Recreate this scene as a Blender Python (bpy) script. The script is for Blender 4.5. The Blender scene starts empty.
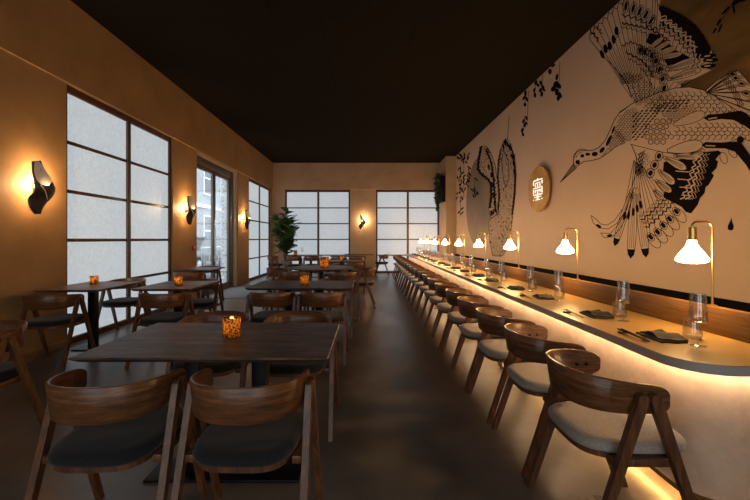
import bpy, bmesh, math, random
from mathutils import Vector, Matrix
random.seed(11)
C = bpy.context.scene.collection
PI = math.pi

# ------------------------------------------------------------------ helpers
class MB:
    """collects vertices and faces of ONE mesh object"""
    def __init__(s):
        s.v = []; s.f = []; s.m = []
    def add(s, vs, fs, mi=0):
        b = len(s.v); s.v += [tuple(p) for p in vs]
        for f in fs:
            s.f.append([b + i for i in f]); s.m.append(mi)
    def box(s, x0, x1, y0, y1, z0, z1, bev=0.0, mi=0):
        x0, x1 = min(x0, x1), max(x0, x1); y0, y1 = min(y0, y1), max(y0, y1); z0, z1 = min(z0, z1), max(z0, z1)
        bm = bmesh.new(); bmesh.ops.create_cube(bm, size=1)
        for v in bm.verts:
            v.co = Vector((x0 + (v.co.x + .5) * (x1 - x0), y0 + (v.co.y + .5) * (y1 - y0), z0 + (v.co.z + .5) * (z1 - z0)))
        if bev > 0:
            bmesh.ops.bevel(bm, geom=bm.edges[:], offset=bev, segments=2, affect='EDGES', profile=.5)
        s.bm(bm, mi)
    def bm(s, bm, mi=0):
        bm.verts.ensure_lookup_table(); bm.verts.index_update()
        s.add([v.co[:] for v in bm.verts], [[v.index for v in f.verts] for f in bm.faces], mi); bm.free()
    def prism(s, poly, axis, a, b, mi=0):
        """extrude a 2-D polygon; axis 'x': poly is (y,z); 'y': (x,z); 'z': (x,y)"""
        def P(p, t):
            return (t, p[0], p[1]) if axis == 'x' else (p[0], t, p[1]) if axis == 'y' else (p[0], p[1], t)
        n = len(poly)
        vs = [P(p, a) for p in poly] + [P(p, b) for p in poly]
        fs = [list(range(n))[::-1], list(range(n, 2 * n))] + [[i, (i + 1) % n, n + (i + 1) % n, n + i] for i in range(n)]
        s.add(vs, fs, mi)
    def lathe(s, prof, c=(0, 0, 0), n=24, mi=0):
        vs = []; fs = []
        k = len(prof)
        for r, z in prof:
            for i in range(n):
                a = 2 * PI * i / n
                vs.append((c[0] + r * math.cos(a), c[1] + r * math.sin(a), c[2] + z))
        for j in range(k - 1):
            for i in range(n):
                fs.append([j * n + i, j * n + (i + 1) % n, (j + 1) * n + (i + 1) % n, (j + 1) * n + i])
        if prof[0][0] > 1e-6: fs.append(list(range(n))[::-1])
        if prof[-1][0] > 1e-6: fs.append([(k - 1) * n + i for i in range(n)])
        s.add(vs, fs, mi)
    def tube(s, pts, r, n=10, mi=0, taper=None):
        pts = [Vector(p) for p in pts]; vs = []; fs = []
        up = None
        for i, p in enumerate(pts):
            t = (pts[min(i + 1, len(pts) - 1)] - pts[max(i - 1, 0)]).normalized()
            if up is None:
                up = t.orthogonal().normalized()
            up = (up - t * up.dot(t)).normalized(); w = t.cross(up)
            rr = r if taper is None else r + (taper - r) * i / (len(pts) - 1)
            for k in range(n):
                a = 2 * PI * k / n
                vs.append(p + up * math.cos(a) * rr + w * math.sin(a) * rr)
        for i in range(len(pts) - 1):
            for k in range(n):
                fs.append([i * n + k, i * n + (k + 1) % n, (i + 1) * n + (k + 1) % n, (i + 1) * n + k])
        fs.append(list(range(n))[::-1]); fs.append([(len(pts) - 1) * n + k for k in range(n)])
        s.add(vs, fs, mi)
    def build(s, name, mats, parent=None, smooth=35):
        me = bpy.data.meshes.new(name)
        me.from_pydata(s.v, [], s.f)
        mats = mats if isinstance(mats, (list, tuple)) else [mats]
        for m in mats: me.materials.append(m)
        me.polygons.foreach_set('material_index', s.m)
        bm = bmesh.new(); bm.from_mesh(me); bmesh.ops.recalc_face_normals(bm, faces=bm.faces[:]); bm.to_mesh(me); bm.free()
        if smooth:
            me.polygons.foreach_set('use_smooth', [True] * len(me.polygons))
            me.set_sharp_from_angle(angle=math.radians(smooth))
        me.update()
        o = bpy.data.objects.new(name, me); C.objects.link(o)
        if parent: o.parent = parent
        return o

def tag(o, label=None, cat=None, group=None, kind=None):
    if label: o['label'] = label
    if cat: o['category'] = cat
    if group: o['group'] = group
    if kind: o['kind'] = kind
    return o
def empty(name, loc=(0, 0, 0), rz=0):
    o = bpy.data.objects.new(name, None); C.objects.link(o)
    o.empty_display_size = .1
    o.location = loc; o.rotation_euler = (0, 0, rz); return o
def struct(o):
    o['kind'] = 'structure'; return o
KIDS = {}
def copy_tree(o, parent=None):
    c = o.copy(); C.objects.link(c)
    if parent: c.parent = parent
    for ch in list(o.children): copy_tree(ch, c)
    return c
def place(proto, used, loc, rz, label, group=None):
    o = proto if not used.get(proto.name) else copy_tree(proto)
    used[proto.name] = True
    o.location = loc; o.rotation_euler = (0, 0, rz); o['label'] = label
    if group: o['group'] = group
    return o
ORD = ['first', 'second', 'third', 'fourth', 'fifth', 'sixth', 'seventh', 'eighth', 'ninth', 'tenth', 'eleventh', 'twelfth',
       'thirteenth', 'fourteenth', 'fifteenth', 'sixteenth', 'seventeenth', 'eighteenth', 'nineteenth', 'twentieth']

# ------------------------------------------------------------------ materials
def nm(name):
    m = bpy.data.materials.new(name); m.use_nodes = True
    nt = m.node_tree; b = nt.nodes['Principled BSDF']
    return m, nt, b
def N(nt, t, **k):
    n = nt.nodes.new(t)
    for a, v in k.items():
        if a in n.inputs: n.inputs[a].default_value = v
        else: setattr(n, a, v)
    return n
def ramp(nt, fac, stops):
    r = N(nt, 'ShaderNodeValToRGB'); e = r.color_ramp.elements
    e[0].position, e[0].color = stops[0][0], (*stops[0][1], 1)
    e[1].position, e[1].color = stops[-1][0], (*stops[-1][1], 1)
    for p, c in stops[1:-1]:
        x = e.new(p); x.color = (*c, 1)
    nt.links.new(fac, r.inputs[0]); return r
def coords(nt, scale=(1, 1, 1), kind='Object'):
    t = N(nt, 'ShaderNodeTexCoord'); mp = N(nt, 'ShaderNodeMapping')
    mp.inputs['Scale'].default_value = scale
    nt.links.new(t.outputs[kind], mp.inputs[0]); return mp.outputs[0]
def bump(nt, b, h, strength=.2, dist=.01):
    n = N(nt, 'ShaderNodeBump'); n.inputs['Strength'].default_value = strength; n.inputs['Distance'].default_value = dist
    nt.links.new(h, n.inputs['Height']); nt.links.new(n.outputs[0], b.inputs['Normal'])
def plain(name, col, rough=.5, metal=0.0, spec=.5, emit=None, es=0):
    m, nt, b = nm(name)
    b.inputs['Base Color'].default_value = (*col, 1); b.inputs['Roughness'].default_value = rough
    b.inputs['Metallic'].default_value = metal; b.inputs['Specular IOR Level'].default_value = spec
    if emit:
        b.inputs['Emission Color'].default_value = (*emit, 1); b.inputs['Emission Strength'].default_value = es
    return m
def noisy(name, c0, c1, scale=4, rough=.6, stretch=(1, 1, 1), detail=6, bmp=.15, dist=.01, lo=.3, hi=.7, kind='Object', spec=.5, metal=0):
    m, nt, b = nm(name)
    co = coords(nt, stretch, kind)
    n = N(nt, 'ShaderNodeTexNoise'); n.inputs['Scale'].default_value = scale; n.inputs['Detail'].default_value = detail
    n.inputs['Roughness'].default_value = .62
    nt.links.new(co, n.inputs['Vector'])
    r = ramp(nt, n.outputs[0], [(lo, c0), (hi, c1)])
    nt.links.new(r.outputs[0], b.inputs['Base Color'])
    b.inputs['Roughness'].default_value = rough; b.inputs['Specular IOR Level'].default_value = spec; b.inputs['Metallic'].default_value = metal
    if bmp: bump(nt, b, n.outputs[0], bmp, dist)
    return m
def wood(name, dark, mid, light, stretch, rough=.42, scale=1.0, bmp=.08):
    m, nt, b = nm(name)
    co = coords(nt, stretch)
    n = N(nt, 'ShaderNodeTexNoise'); n.inputs['Scale'].default_value = 3.2 * scale; n.inputs['Detail'].default_value = 8; n.inputs['Distortion'].default_value = .6
    nt.links.new(co, n.inputs['Vector'])
    n2 = N(nt, 'ShaderNodeTexNoise'); n2.inputs['Scale'].default_value = 16 * scale; n2.inputs['Detail'].default_value = 4
    nt.links.new(co, n2.inputs['Vector'])
    mx = N(nt, 'ShaderNodeMath', operation='MULTIPLY_ADD'); mx.inputs[1].default_value = .35
    nt.links.new(n2.outputs[0], mx.inputs[0])
    sc = N(nt, 'ShaderNodeMath', operation='MULTIPLY'); sc.inputs[1].default_value = .65
    nt.links.new(n.outputs[0], sc.inputs[0]); nt.links.new(sc.outputs[0], mx.inputs[2])
    r = ramp(nt, mx.outputs[0], [(.32, dark), (.5, mid), (.68, light)])
    nt.links.new(r.outputs[0], b.inputs['Base Color'])
    b.inputs['Roughness'].default_value = rough
    bump(nt, b, mx.outputs[0], bmp, .004)
    return m
def fabric(name, c0, c1):
    m, nt, b = nm(name)
    co = coords(nt)
    n = N(nt, 'ShaderNodeTexNoise'); n.inputs['Scale'].default_value = 260; n.inputs['Detail'].default_value = 3
    nt.links.new(co, n.inputs['Vector'])
    r = ramp(nt, n.outputs[0], [(.35, c0), (.65, c1)])
    nt.links.new(r.outputs[0], b.inputs['Base Color'])
    b.inputs['Roughness'].default_value = .9; b.inputs['Sheen Weight'].default_value = .15; b.inputs['Specular IOR Level'].default_value = .2
    bump(nt, b, n.outputs[0], .35, .003)
    return m

M = {}
M['ochre'] = noisy('ochre_plaster', (.30, .17, .070), (.41, .245, .11), 1.6, .62, bmp=.12, dist=.02, spec=.35)
M['sand'] = noisy('sand_plaster', (.40, .285, .20), (.50, .365, .26), 1.6, .62, bmp=.12, dist=.02, spec=.3)
M['peach'] = noisy('peach_plaster', (.52, .395, .31), (.58, .445, .355), .9, .7, bmp=.05, dist=.01, spec=.25)
M['band'] = plain('dark_skirting', (.005, .004, .0035), .8, spec=.05)
M['ink'] = plain('mural_ink', (.007, .0055, .005), .9, spec=.04)
M['inkline'] = plain('mural_fine_line', (.022, .016, .012), .9, spec=.04)
M['muralbrown'] = noisy('mural_gold_brown', (.07, .037, .009), (.19, .108, .030), 2.2, .5, (1, 1, 3.5), bmp=.15, dist=.01, lo=.25, hi=.75)
M['muralgrey'] = noisy('mural_grey_brown', (.11, .075, .045), (.22, .155, .095), 2.2, .55, (1, 1, .6), bmp=.1, lo=.25, hi=.75)
M['walnut'] = wood('walnut_wood', (.040, .015, .006), (.115, .045, .017), (.21, .090, .036), (16, 16, 1.6), .36)
M['walnut_h'] = wood('walnut_bent_wood', (.045, .017, .007), (.135, .054, .020), (.25, .108, .042), (2.2, 2.2, 22), .34)
M['tabletop'] = wood('smoked_oak_top', (.022, .013, .010), (.10, .056, .040), (.24, .14, .10), (1.4, 8, 8), .46, .8, .06)
M['upstand'] = wood('oak_upstand', (.085, .038, .011), (.15, .073, .021), (.22, .115, .038), (9, .7, 16), .4)
M['seat_dark'] = fabric('charcoal_wool', (.0085, .009, .0105), (.021, .0225, .0255))
M['seat_grey'] = fabric('taupe_grey_wool', (.24, .205, .18), (.42, .37, .33))
M['blackmetal'] = plain('black_powder_metal', (.008, .008, .009), .45, .6)
M['brass'] = plain('brushed_brass', (.62, .39, .13), .28, 1)
M['darkscrew'] = plain('dark_screw_metal', (.02, .016, .012), .4, .8)
M['frame'] = wood('red_brown_frame', (.05, .013, .006), (.085, .024, .012), (.12, .036, .018), (4, 4, 4), .5)
M['mullion'] = plain('grey_brown_mullion', (.12, .09, .075), .5)
M['skirt'] = wood('ochre_skirting', (.20, .11, .045), (.28, .16, .07), (.34, .2, .09), (3, 3, 10), .5)
M['counter'] = noisy('sealed_counter_top', (.24, .15, .055), (.31, .195, .072), 5, .36, bmp=.04, spec=.5)
M['counter_edge'] = plain('grey_counter_edge', (.34, .32, .31), .5)
M['barfront'] = noisy('bar_front_plaster', (.34, .245, .175), (.62, .48, .37), 3.5, .55, bmp=.4, dist=.02, lo=.25, hi=.75)
M['napkin'] = fabric('dark_linen', (.020, .017, .015), (.048, .040, .034))
M['chop'] = plain('black_lacquer', (.012, .009, .008), .3)
M['wax'] = plain('candle_wax', (.75, .6, .4), .5)
M['pot'] = noisy('grey_pot_clay', (.22, .22, .22), (.32, .32, .31), 6, .7)
M['soil'] = noisy('potting_soil', (.015, .010, .007), (.04, .028, .02), 40, .9)
M['bark'] = noisy('plant_bark', (.09, .06, .04), (.17, .12, .08), 20, .8)
M['leaf'] = noisy('glossy_green_leaf', (.022, .070, .016), (.07, .17, .04), 5, .42, bmp=.05)
M['leafdark'] = noisy('dark_ivy_leaf', (.008, .022, .006), (.022, .050, .013), 8, .5, bmp=.05)
M['sconce_out'] = noisy('dark_bronze_leather', (.010, .007, .005), (.030, .021, .014), 14, .38, spec=.5)
M['sconce_in'] = plain('pale_sconce_lining', (.75, .68, .58), .5)
M['doorframe'] = plain('anthracite_door_frame', (.11, .095, .088), .4)
M['reveal'] = noisy('pale_grey_reveal', (.50, .46, .43), (.58, .54, .51), 3, .7)
M['mat'] = noisy('grey_entrance_carpet', (.085, .085, .088), (.16, .16, .165), 130, .95, bmp=.5, dist=.006)
M['red'] = plain('red_plastic', (.35, .02, .015), .4)
M['white'] = plain('white_plastic', (.7, .7, .68), .4)
M['sign_disc'] = wood('gilded_sign_wood', (.34, .18, .03), (.50, .29, .06), (.60, .37, .10), (1, 2, 2), .4)
M['glyph'] = plain('lit_sign_stroke', (.9, .9, .85), .5, emit=(.95, 1, .93), es=.85)
M['facade'] = noisy('grey_render', (.27, .275, .28), (.33, .335, .34), 1.5, .8)
M['sash'] = plain('white_sash_paint', (.75, .75, .75), .5)
M['darkglass'] = plain('dark_window_glass', (.03, .035, .04), .08)
M['asphalt'] = noisy('street_asphalt', (.08, .08, .083), (.12, .12, .122), 30, .9)
M['carpaint'] = plain('dark_car_paint', (.018, .019, .023), .2)
M['tyre'] = plain('black_tyre_rubber', (.012, .012, .012), .8)
M['lampmetal'] = plain('car_lamp_plastic', (.3, .03, .02), .3)
M['steel'] = plain('galvanised_steel', (.45, .46, .47), .4, .8)

def ceiling_mat():
    m, nt, b = nm('black_ceiling_panels')
    co = coords(nt)
    br = N(nt, 'ShaderNodeTexBrick'); br.offset = .5
    br.inputs['Scale'].default_value = 1; br.inputs['Mortar Size'].default_value = .006
    br.inputs['Brick Width'].default_value = 1.25; br.inputs['Row Height'].default_value = 2.5
    br.inputs['Color1'].default_value = (.0165, .0135, .0110, 1); br.inputs['Color2'].default_value = (.018, .0147, .0118, 1); br.inputs['Mortar'].default_value = (.008, .0066, .0054, 1)
    nt.links.new(co, br.inputs['Vector']); nt.links.new(br.outputs[0], b.inputs['Base Color'])
    b.inputs['Roughness'].default_value = .95; b.inputs['Specular IOR Level'].default_value = .03
    return m
M['ceiling'] = ceiling_mat()

def floor_mat():
    m, nt, b = nm('polished_concrete')
    co = coords(nt)
    n1 = N(nt, 'ShaderNodeTexNoise'); n1.inputs['Scale'].default_value = .9; n1.inputs['Detail'].default_value = 9; n1.inputs['Roughness'].default_value = .55; n1.inputs['Distortion'].default_value = .2
    n2 = N(nt, 'ShaderNodeTexNoise'); n2.inputs['Scale'].default_value = 7; n2.inputs['Detail'].default_value = 6
    nt.links.new(co, n1.inputs['Vector']); nt.links.new(co, n2.inputs['Vector'])
    r = ramp(nt, n1.outputs[0], [(.3, (.085, .075, .066)), (.5, (.155, .135, .117)), (.7, (.26, .23, .20))])
    mx = N(nt, 'ShaderNodeMixRGB', blend_type='MULTIPLY'); mx.inputs[0].default_value = .5
    r2 = ramp(nt, n2.outputs[0], [(.3, (.6, .6, .6)), (.7, (1.1, 1.1, 1.1))])
    nt.links.new(r.outputs[0], mx.inputs[1]); nt.links.new(r2.outputs[0], mx.inputs[2])
    nt.links.new(mx.outputs[0], b.inputs['Base Color'])
    rr = N(nt, 'ShaderNodeMapRange'); rr.inputs[1].default_value = .3; rr.inputs[2].default_value = .7; rr.inputs[3].default_value = .26; rr.inputs[4].default_value = .40
    nt.links.new(n1.outputs[0], rr.inputs[0]); nt.links.new(rr.outputs[0], b.inputs['Roughness'])
    b.inputs['Specular IOR Level'].default_value = .5
    bump(nt, b, n2.outputs[0], .03, .01)
    return m
M['floor'] = floor_mat()

def frosted_mat(name, col, st):
    m, nt, b = nm(name)
    co = coords(nt)
    n = N(nt, 'ShaderNodeTexNoise'); n.inputs['Scale'].default_value = 22; n.inputs['Detail'].default_value = 9; n.inputs['Roughness'].default_value = .85
    nt.links.new(co, n.inputs['Vector'])
    r = ramp(nt, n.outputs[0], [(.3, tuple(c * .70 for c in col)), (.7, tuple(min(1, c * 1.30) for c in col))])
    nt.links.new(r.outputs[0], b.inputs['Emission Color']); b.inputs['Emission Strength'].default_value = st
    b.inputs['Base Color'].default_value = (.35, .37, .38, 1); b.inputs['Roughness'].default_value = .5
    return m
M['frosted'] = frosted_mat('backlit_frosted_glass', (.40, .465, .505), .88)
M['fill_front'] = frosted_mat('added_fill_light_pane', (.64, .66, .66), 2.6)  # brighter glow for the added fill windows behind the camera
M['frosted_back'] = frosted_mat('backlit_frosted_glass_end', (.36, .41, .455), .90)

def clear_glass(name, tint=(1, 1, 1), gl=.06):
    m = bpy.data.materials.new(name); m.use_nodes = True; nt = m.node_tree; nt.nodes.clear()
    out = N(nt, 'ShaderNodeOutputMaterial'); mix = N(nt, 'ShaderNodeMixShader')
    tr = N(nt, 'ShaderNodeBsdfTransparent'); tr.inputs[0].default_value = (*tint, 1)
    g = N(nt, 'ShaderNodeBsdfGlossy'); g.inputs['Roughness'].default_value = .07
    lw = N(nt, 'ShaderNodeLayerWeight'); lw.inputs['Blend'].default_value = .25
    mp = N(nt, 'ShaderNodeMapRange'); mp.inputs[3].default_value = gl; mp.inputs[4].default_value = .75
    nt.links.new(lw.outputs['Facing'], mp.inputs[0]); nt.links.new(mp.outputs[0], mix.inputs[0])
    nt.links.new(tr.outputs[0], mix.inputs[1]); nt.links.new(g.outputs[0], mix.inputs[2]); nt.links.new(mix.outputs[0], out.inputs[0])
    return m
M['glass'] = clear_glass('drinking_glass', (.985, .985, .975), .10)
M['doorglass'] = clear_glass('door_glass', (.9, .93, .94), .03)

def amber_glass():
    m = bpy.data.materials.new('amber_mosaic_glass'); m.use_nodes = True; nt = m.node_tree; nt.nodes.clear()
    out = N(nt, 'ShaderNodeOutputMaterial'); mix = N(nt, 'ShaderNodeMixShader'); mix.inputs[0].default_value = .25
    t = N(nt, 'ShaderNodeBsdfTranslucent'); g = N(nt, 'ShaderNodeBsdfGlossy'); g.inputs['Roughness'].default_value = .15
    g.inputs['Color'].default_value = (.5, .4, .3, 1)
    co = coords(nt)
    v = N(nt, 'ShaderNodeTexVoronoi'); v.inputs['Scale'].default_value = 80
    n = N(nt, 'ShaderNodeTexNoise'); n.inputs['Scale'].default_value = 30; n.inputs['Detail'].default_value = 5
    nt.links.new(co, v.inputs['Vector']); nt.links.new(co, n.inputs['Vector'])
    mul = N(nt, 'ShaderNodeMath', operation='MULTIPLY'); nt.links.new(n.outputs[0], mul.inputs[0]); nt.links.new(v.outputs['Distance'], mul.inputs[1])
    r = ramp(nt, mul.outputs[0], [(.09, (.025, .010, .004)), (.16, (.22, .10, .025)), (.27, (.75, .42, .11)), (.42, (.9, .62, .25))])
    nt.links.new(r.outputs[0], t.inputs[0]); nt.links.new(t.outputs[0], mix.inputs[1]); nt.links.new(g.outputs[0], mix.inputs[2]); nt.links.new(mix.outputs[0], out.inputs[0])
    return m
M['amber'] = amber_glass()

def emit(name, col, st):
    m = bpy.data.materials.new(name); m.use_nodes = True; nt = m.node_tree; nt.nodes.clear()
    out = N(nt, 'ShaderNodeOutputMaterial'); e = N(nt, 'ShaderNodeEmission'); e.inputs[0].default_value = (*col, 1); e.inputs[1].default_value = st
    nt.links.new(e.outputs[0], out.inputs[0]); return m
M['lampglow'] = emit('lit_opal_lamp_glass', (1, .565, .20), 122.0)
M['flame'] = emit('candle_flame', (1, .5, .12), 8)
M['led_top'] = emit('counter_led_tape', (1, .66, .37), 68)
M['led_low'] = emit('plinth_led_tape', (1, .50, .14), 60)
M['sconce_led'] = emit('sconce_led', (1, .6, .25), 14)

def brick_mat():
    m, nt, b = nm('white_painted_brick')
    t = N(nt, 'ShaderNodeTexCoord'); sx = N(nt, 'ShaderNodeSeparateXYZ'); cb = N(nt, 'ShaderNodeCombineXYZ')
    nt.links.new(t.outputs['Object'], sx.inputs[0])
    ad = N(nt, 'ShaderNodeMath', operation='ADD'); nt.links.new(sx.outputs[0], ad.inputs[0]); nt.links.new(sx.outputs[1], ad.inputs[1])
    nt.links.new(ad.outputs[0], cb.inputs[0]); nt.links.new(sx.outputs[2], cb.inputs[1])
    br = N(nt, 'ShaderNodeTexBrick'); br.inputs['Scale'].default_value = 1; br.inputs['Brick Width'].default_value = .24; br.inputs['Row Height'].default_value = .12; br.inputs['Mortar Size'].default_value = .012
    br.inputs['Color1'].default_value = (.72, .73, .74, 1); br.inputs['Color2'].default_value = (.62, .63, .65, 1); br.inputs['Mortar'].default_value = (.3, .31, .32, 1)
    nt.links.new(cb.outputs[0], br.inputs['Vector']); nt.links.new(br.outputs[0], b.inputs['Base Color']); b.inputs['Roughness'].default_value = .8
    return m
M['brick'] = brick_mat()

# ------------------------------------------------------------------ room dimensions
XL, XR, YB, YF, ZC = -3.65, 3.07, 14.5, -2.6, 4.2
ZCR = 3.19                      # top of all window and door openings
WT = .32                        # thickness of the outer walls

def one_box(name, m, *a, bev=0):
    b = MB(); b.box(*a, bev=bev); return struct(b.build(name, m))
one_box('floor', M['floor'], XL - WT, XR + .2, YF - .2, YB + WT, -.12, 0)
one_box('ceiling', M['ceiling'], XL - WT, XR + .2, YF - .2, YB + WT, ZC, ZC + .12)

# window wall with openings
openL = [(4.60, 7.11), (8.10, 10.67), (11.65, 14.22)]
wb = MB(); y = YF
for a, b in openL:
    wb.box(XL - WT, XL, y, a, 0, ZCR); y = b
wb.box(XL - WT, XL, y, YB + WT, 0, ZCR)
wb.box(XL - WT, XL + .035, YF, YB - .04, ZCR, ZC)            # bulkhead above the openings
struct(wb.build('wall_left', M['ochre'], smooth=0))
# end wall
openB = [(-3.17, -.69), (.31, 2.72)]
wb = MB(); x = XL
for a, b in openB:
    wb.box(x, a, YB, YB + WT, 0, ZCR); x = b
wb.box(x, XR, YB, YB + WT, 0, ZCR)
wb.box(XL, XR, YB - .035, YB + WT, ZCR, ZC)
struct(wb.build('wall_back', M['sand'], smooth=0))
openF = [(-3.2, -.75), (-.25, 2.2)]
wb = MB(); x = XL
for a, b in openF:
    wb.box(x, a, YF - .2, YF, 0, ZCR); x = b
wb.box(x, XR, YF - .2, YF, 0, ZCR); wb.box(XL, XR, YF - .2, YF, ZCR, ZC)
struct(wb.build('wall_front', M['ochre'], smooth=0))
one_box('wall_right', M['peach'], XR, XR + .2, YF, YB, 0, ZC)
one_box('trim_1', M['band'], XR - .03, XR - .001, YF + .01, 13.27, 0, .785)
one_box('pillar', M['sand'], 2.73, XR - .001, 13.28, YB - .036, 0, ZC - .001)
# skirtings
sk = MB()
for a, b in [(YF, 4.60), (7.11, 8.10), (10.67, 11.65), (14.22, YB - .02)]:
    sk.box(XL + .001, XL + .018, a + .002, b - .002, 0, .085, bev=.004)
struct(sk.build('baseboard_left', M['skirt']))
sk = MB()
for a, b in [(XL + .02, -3.17), (-.69, .31)]:
    sk.box(a + .002, b - .002, YB - .018, YB - .001, 0, .085, bev=.004)
struct(sk.build('baseboard_back', M['skirt']))

# ------------------------------------------------------------------ windows
def window(n, a, b, axis, depth, mull, pane_m):
    """axis 'x': window lies in plane x=depth and runs along y; 'y': plane y=depth along x"""
    def bx(mb, u0, u1, d0, d1, z0, z1, bev=.004):
        if axis == 'x': mb.box(depth + d0, depth + d1, u0, u1, z0, z1, bev=bev)
        else: mb.box(u0, u1, depth + d0, depth + d1, z0, z1, bev=bev)
    fr = MB(); w = .055
    bx(fr, a, a + w, -.04, .04, 0, ZCR); bx(fr, b - w, b, -.04, .04, 0, ZCR)
    bx(fr, a + w, b - w, -.04, .04, ZCR - .09, ZCR); bx(fr, a + w, b - w, -.05, .05, 0.0, .075)
    root = struct(fr.build('window_%d' % n, M['frame'])); root.data.name = 'window_frame'
    top, bot = ZCR - .09, .075
    rl = MB()
    for k in range(1, 5):
        z = bot + (top - bot) * k / 5
        bx(rl, a + w, mull - .04, -.022, .022, z - .021, z + .021, .003); bx(rl, mull + .04, b - w, -.022, .022, z - .021, z + .021, .003)
    rl.build('glazing_bar', M['frame'], root)
    mu = MB(); bx(mu, mull - .04, mull + .04, -.035, .035, bot, top); mu.build('mullion', M['mullion'], root)
    pn = MB(); bx(pn, a + w, b - w, -.006, .006, bot, top, 0); pn.build('pane', pane_m, root)
window(1, 4.60, 7.11, 'x', XL - .07, 5.87, M['frosted'])
window(2, 11.65, 14.22, 'x', XL - .07, 12.95, M['frosted'])
window(3, -3.17, -.69, 'y', YB + .12, -1.91, M['frosted_back'])
window(4, .31, 2.72, 'y', YB + .12, 1.53, M['frosted_back'])

window(5, -3.2, -.75, 'y', YF - .1, -2.0, M['fill_front'])  # unseen window, added as cool fill on surfaces facing the camera
window(6, -.25, 2.2, 'y', YF - .1, .95, M['fill_front'])  # second added window, out of view, also there for fill light

# ------------------------------------------------------------------ glass door with its pale reveal
rv = MB()
rv.box(XL - WT, XL - .03, 10.482, 10.668, 0, ZCR - .002); rv.box(XL - WT, XL - .05, 8.102, 10.482, ZCR - .06, ZCR - .002)
struct(rv.build('trim_2', M['reveal']))
dx = XL - .11
da, db, dt = 8.11, 10.475, ZCR - .065
fr = MB()
fr.box(dx - .05, dx + .05, da, da + .09, 0, dt, bev=.005); fr.box(dx - .05, dx + .05, db - .22, db, 0, dt, bev=.005)
fr.box(dx - .05, dx + .05, da + .09, db - .22, dt - .17, dt, bev=.005); fr.box(dx - .05, dx + .05, da + .09, db - .22, 0, .03, bev=.005)
door = struct(fr.build('door_1', M['doorframe'])); door.data.name = 'door_frame'
y0, y1 = da + .09, db - .22; ym = y0 + (y1 - y0) * .50
for a, b in ((y0, ym - .004), (ym + .004, y1)):
    lf = MB()
    lf.box(dx - .03, dx + .03, a + .003, a + .075, .03, dt - .175, bev=.005); lf.box(dx - .03, dx + .03, b - .075, b - .003, .03, dt - .175, bev=.005)
    lf.box(dx - .03, dx + .03, a + .075, b - .075, dt - .26, dt - .175, bev=.005); lf.box(dx - .03, dx + .03, a + .075, b - .075, .03, .16, bev=.005)
    leafo = lf.build('door_leaf', M['doorframe'], door)
    g = MB(); g.box(dx - .006, dx + .006, a + .075, b - .075, .16, dt - .26); g.build('pane', M['doorglass'], leafo)
h = MB(); h.tube([(dx + .075, ym - .055, .75), (dx + .075, ym - .055, 1.75)], .014, 10); h.tube([(dx + .03, ym - .055, .85), (dx + .075, ym - .055, .85)], .010); h.tube([(dx + .03, ym - .055, 1.65), (dx + .075, ym - .055, 1.65)], .010)
h.build('door_handle', M['steel'], door)

mt = MB(); mt.box(XL + .04, -2.35, 8.22, 10.62, 0.0005, .012, bev=.004)
tag(mt.build('entrance_mat', M['mat']), 'grey entrance carpet mat lying in front of the glass street door', 'mat')
cp = empty('call_point', (XL, 7.93, 1.12))
b = MB(); b.box(0.001, .035, -.045, .045, -.045, .045, bev=.005); b.build('casing', M['red'], cp)
b = MB(); b.box(.035, .038, -.022, .022, -.022, .022); b.build('push_plate', M['white'], cp)
tag(cp, 'small red fire alarm call point on the ochre wall beside the door', 'alarm')

# ------------------------------------------------------------------ outside seen through the door
b = MB(); b.box(-16, XL - WT - .002, 2, 40, -.16, -.06); struct(b.build('pavement', M['asphalt']))
b = MB(); b.box(-4.27, XL - WT - .003, 11.05, 11.55, -.06, 4.4); struct(b.build('pillar_outside', M['brick']))
bl = empty('street_house', (-10.5, 22, -.06))
b = MB(); b.box(-2, 0, -7, 9, 0, 11); b.build('wall', M['facade'], bl)
b = MB(); b.box(-.02, .10, -7, 9, 3.35, 3.55); b.build('string_course', M['sash'], bl)
for k, yy in enumerate((-3.4, -.6, 2.2, 5.0)):
    for zz in (.9, 4.3, 7.4):
        w = MB()
        w.box(.0, .06, yy, yy + .09, zz, zz + 2.0); w.box(.0, .06, yy + 1.21, yy + 1.3, zz, zz + 2.0)
        w.box(.0, .06, yy + .09, yy + 1.21, zz + 1.91, zz + 2.0); w.box(.0, .06, yy + .09, yy + 1.21, zz + .96, zz + 1.05); w.box(-.0, .12, yy - .06, yy + 1.36, zz - .1, zz)
        wo = w.build('sash_window', M['sash'], bl)
        g = MB(); g.box(.005, .02, yy + .09, yy + 1.21, zz, zz + 1.91); g.build('pane', M['darkglass'], wo)
tag(bl, 'grey rendered town house with white sash windows across the street', 'building')
car = empty('car', (-7.5, 16.2, -.06))
b = MB()
b.prism([(-2.1, .35), (2.1, .32), (2.15, .7), (1.95, .9), (1.5, .95), (-.9, .95), (-1.9, .86), (-2.15, .62)], 'x', -.86, .86); b.build('body', M['carpaint'], car)
b = MB(); b.prism([(-1.0, .95), (1.75, .95), (1.25, 1.38), (-.2, 1.42), (-.45, 1.36)], 'x', -.74, .74); b.build('window_glass', M['darkglass'], car)
b = MB(); b.prism([(-.42, 1.385), (1.22, 1.385), (1.1, 1.45), (-.2, 1.46)], 'x', -.72, .72); b.build('roof', M['carpaint'], car)
for yy in (-1.35, 1.32):
    for s in (-1, 1):
        b = MB()
        n = 20; b.prism([(yy + .33 * math.cos(2 * PI * i / n), .33 + .33 * math.sin(2 * PI * i / n)) for i in range(n)], 'x', s * .70, s * .90)
        w = b.build('wheel', M['tyre'], car)
        b = MB(); b.prism([(yy + .2 * math.cos(2 * PI * i / n), .33 + .2 * math.sin(2 * PI * i / n)) for i in range(n)], 'x', s * .89, s * .91); b.build('hubcap', M['steel'], w)
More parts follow.
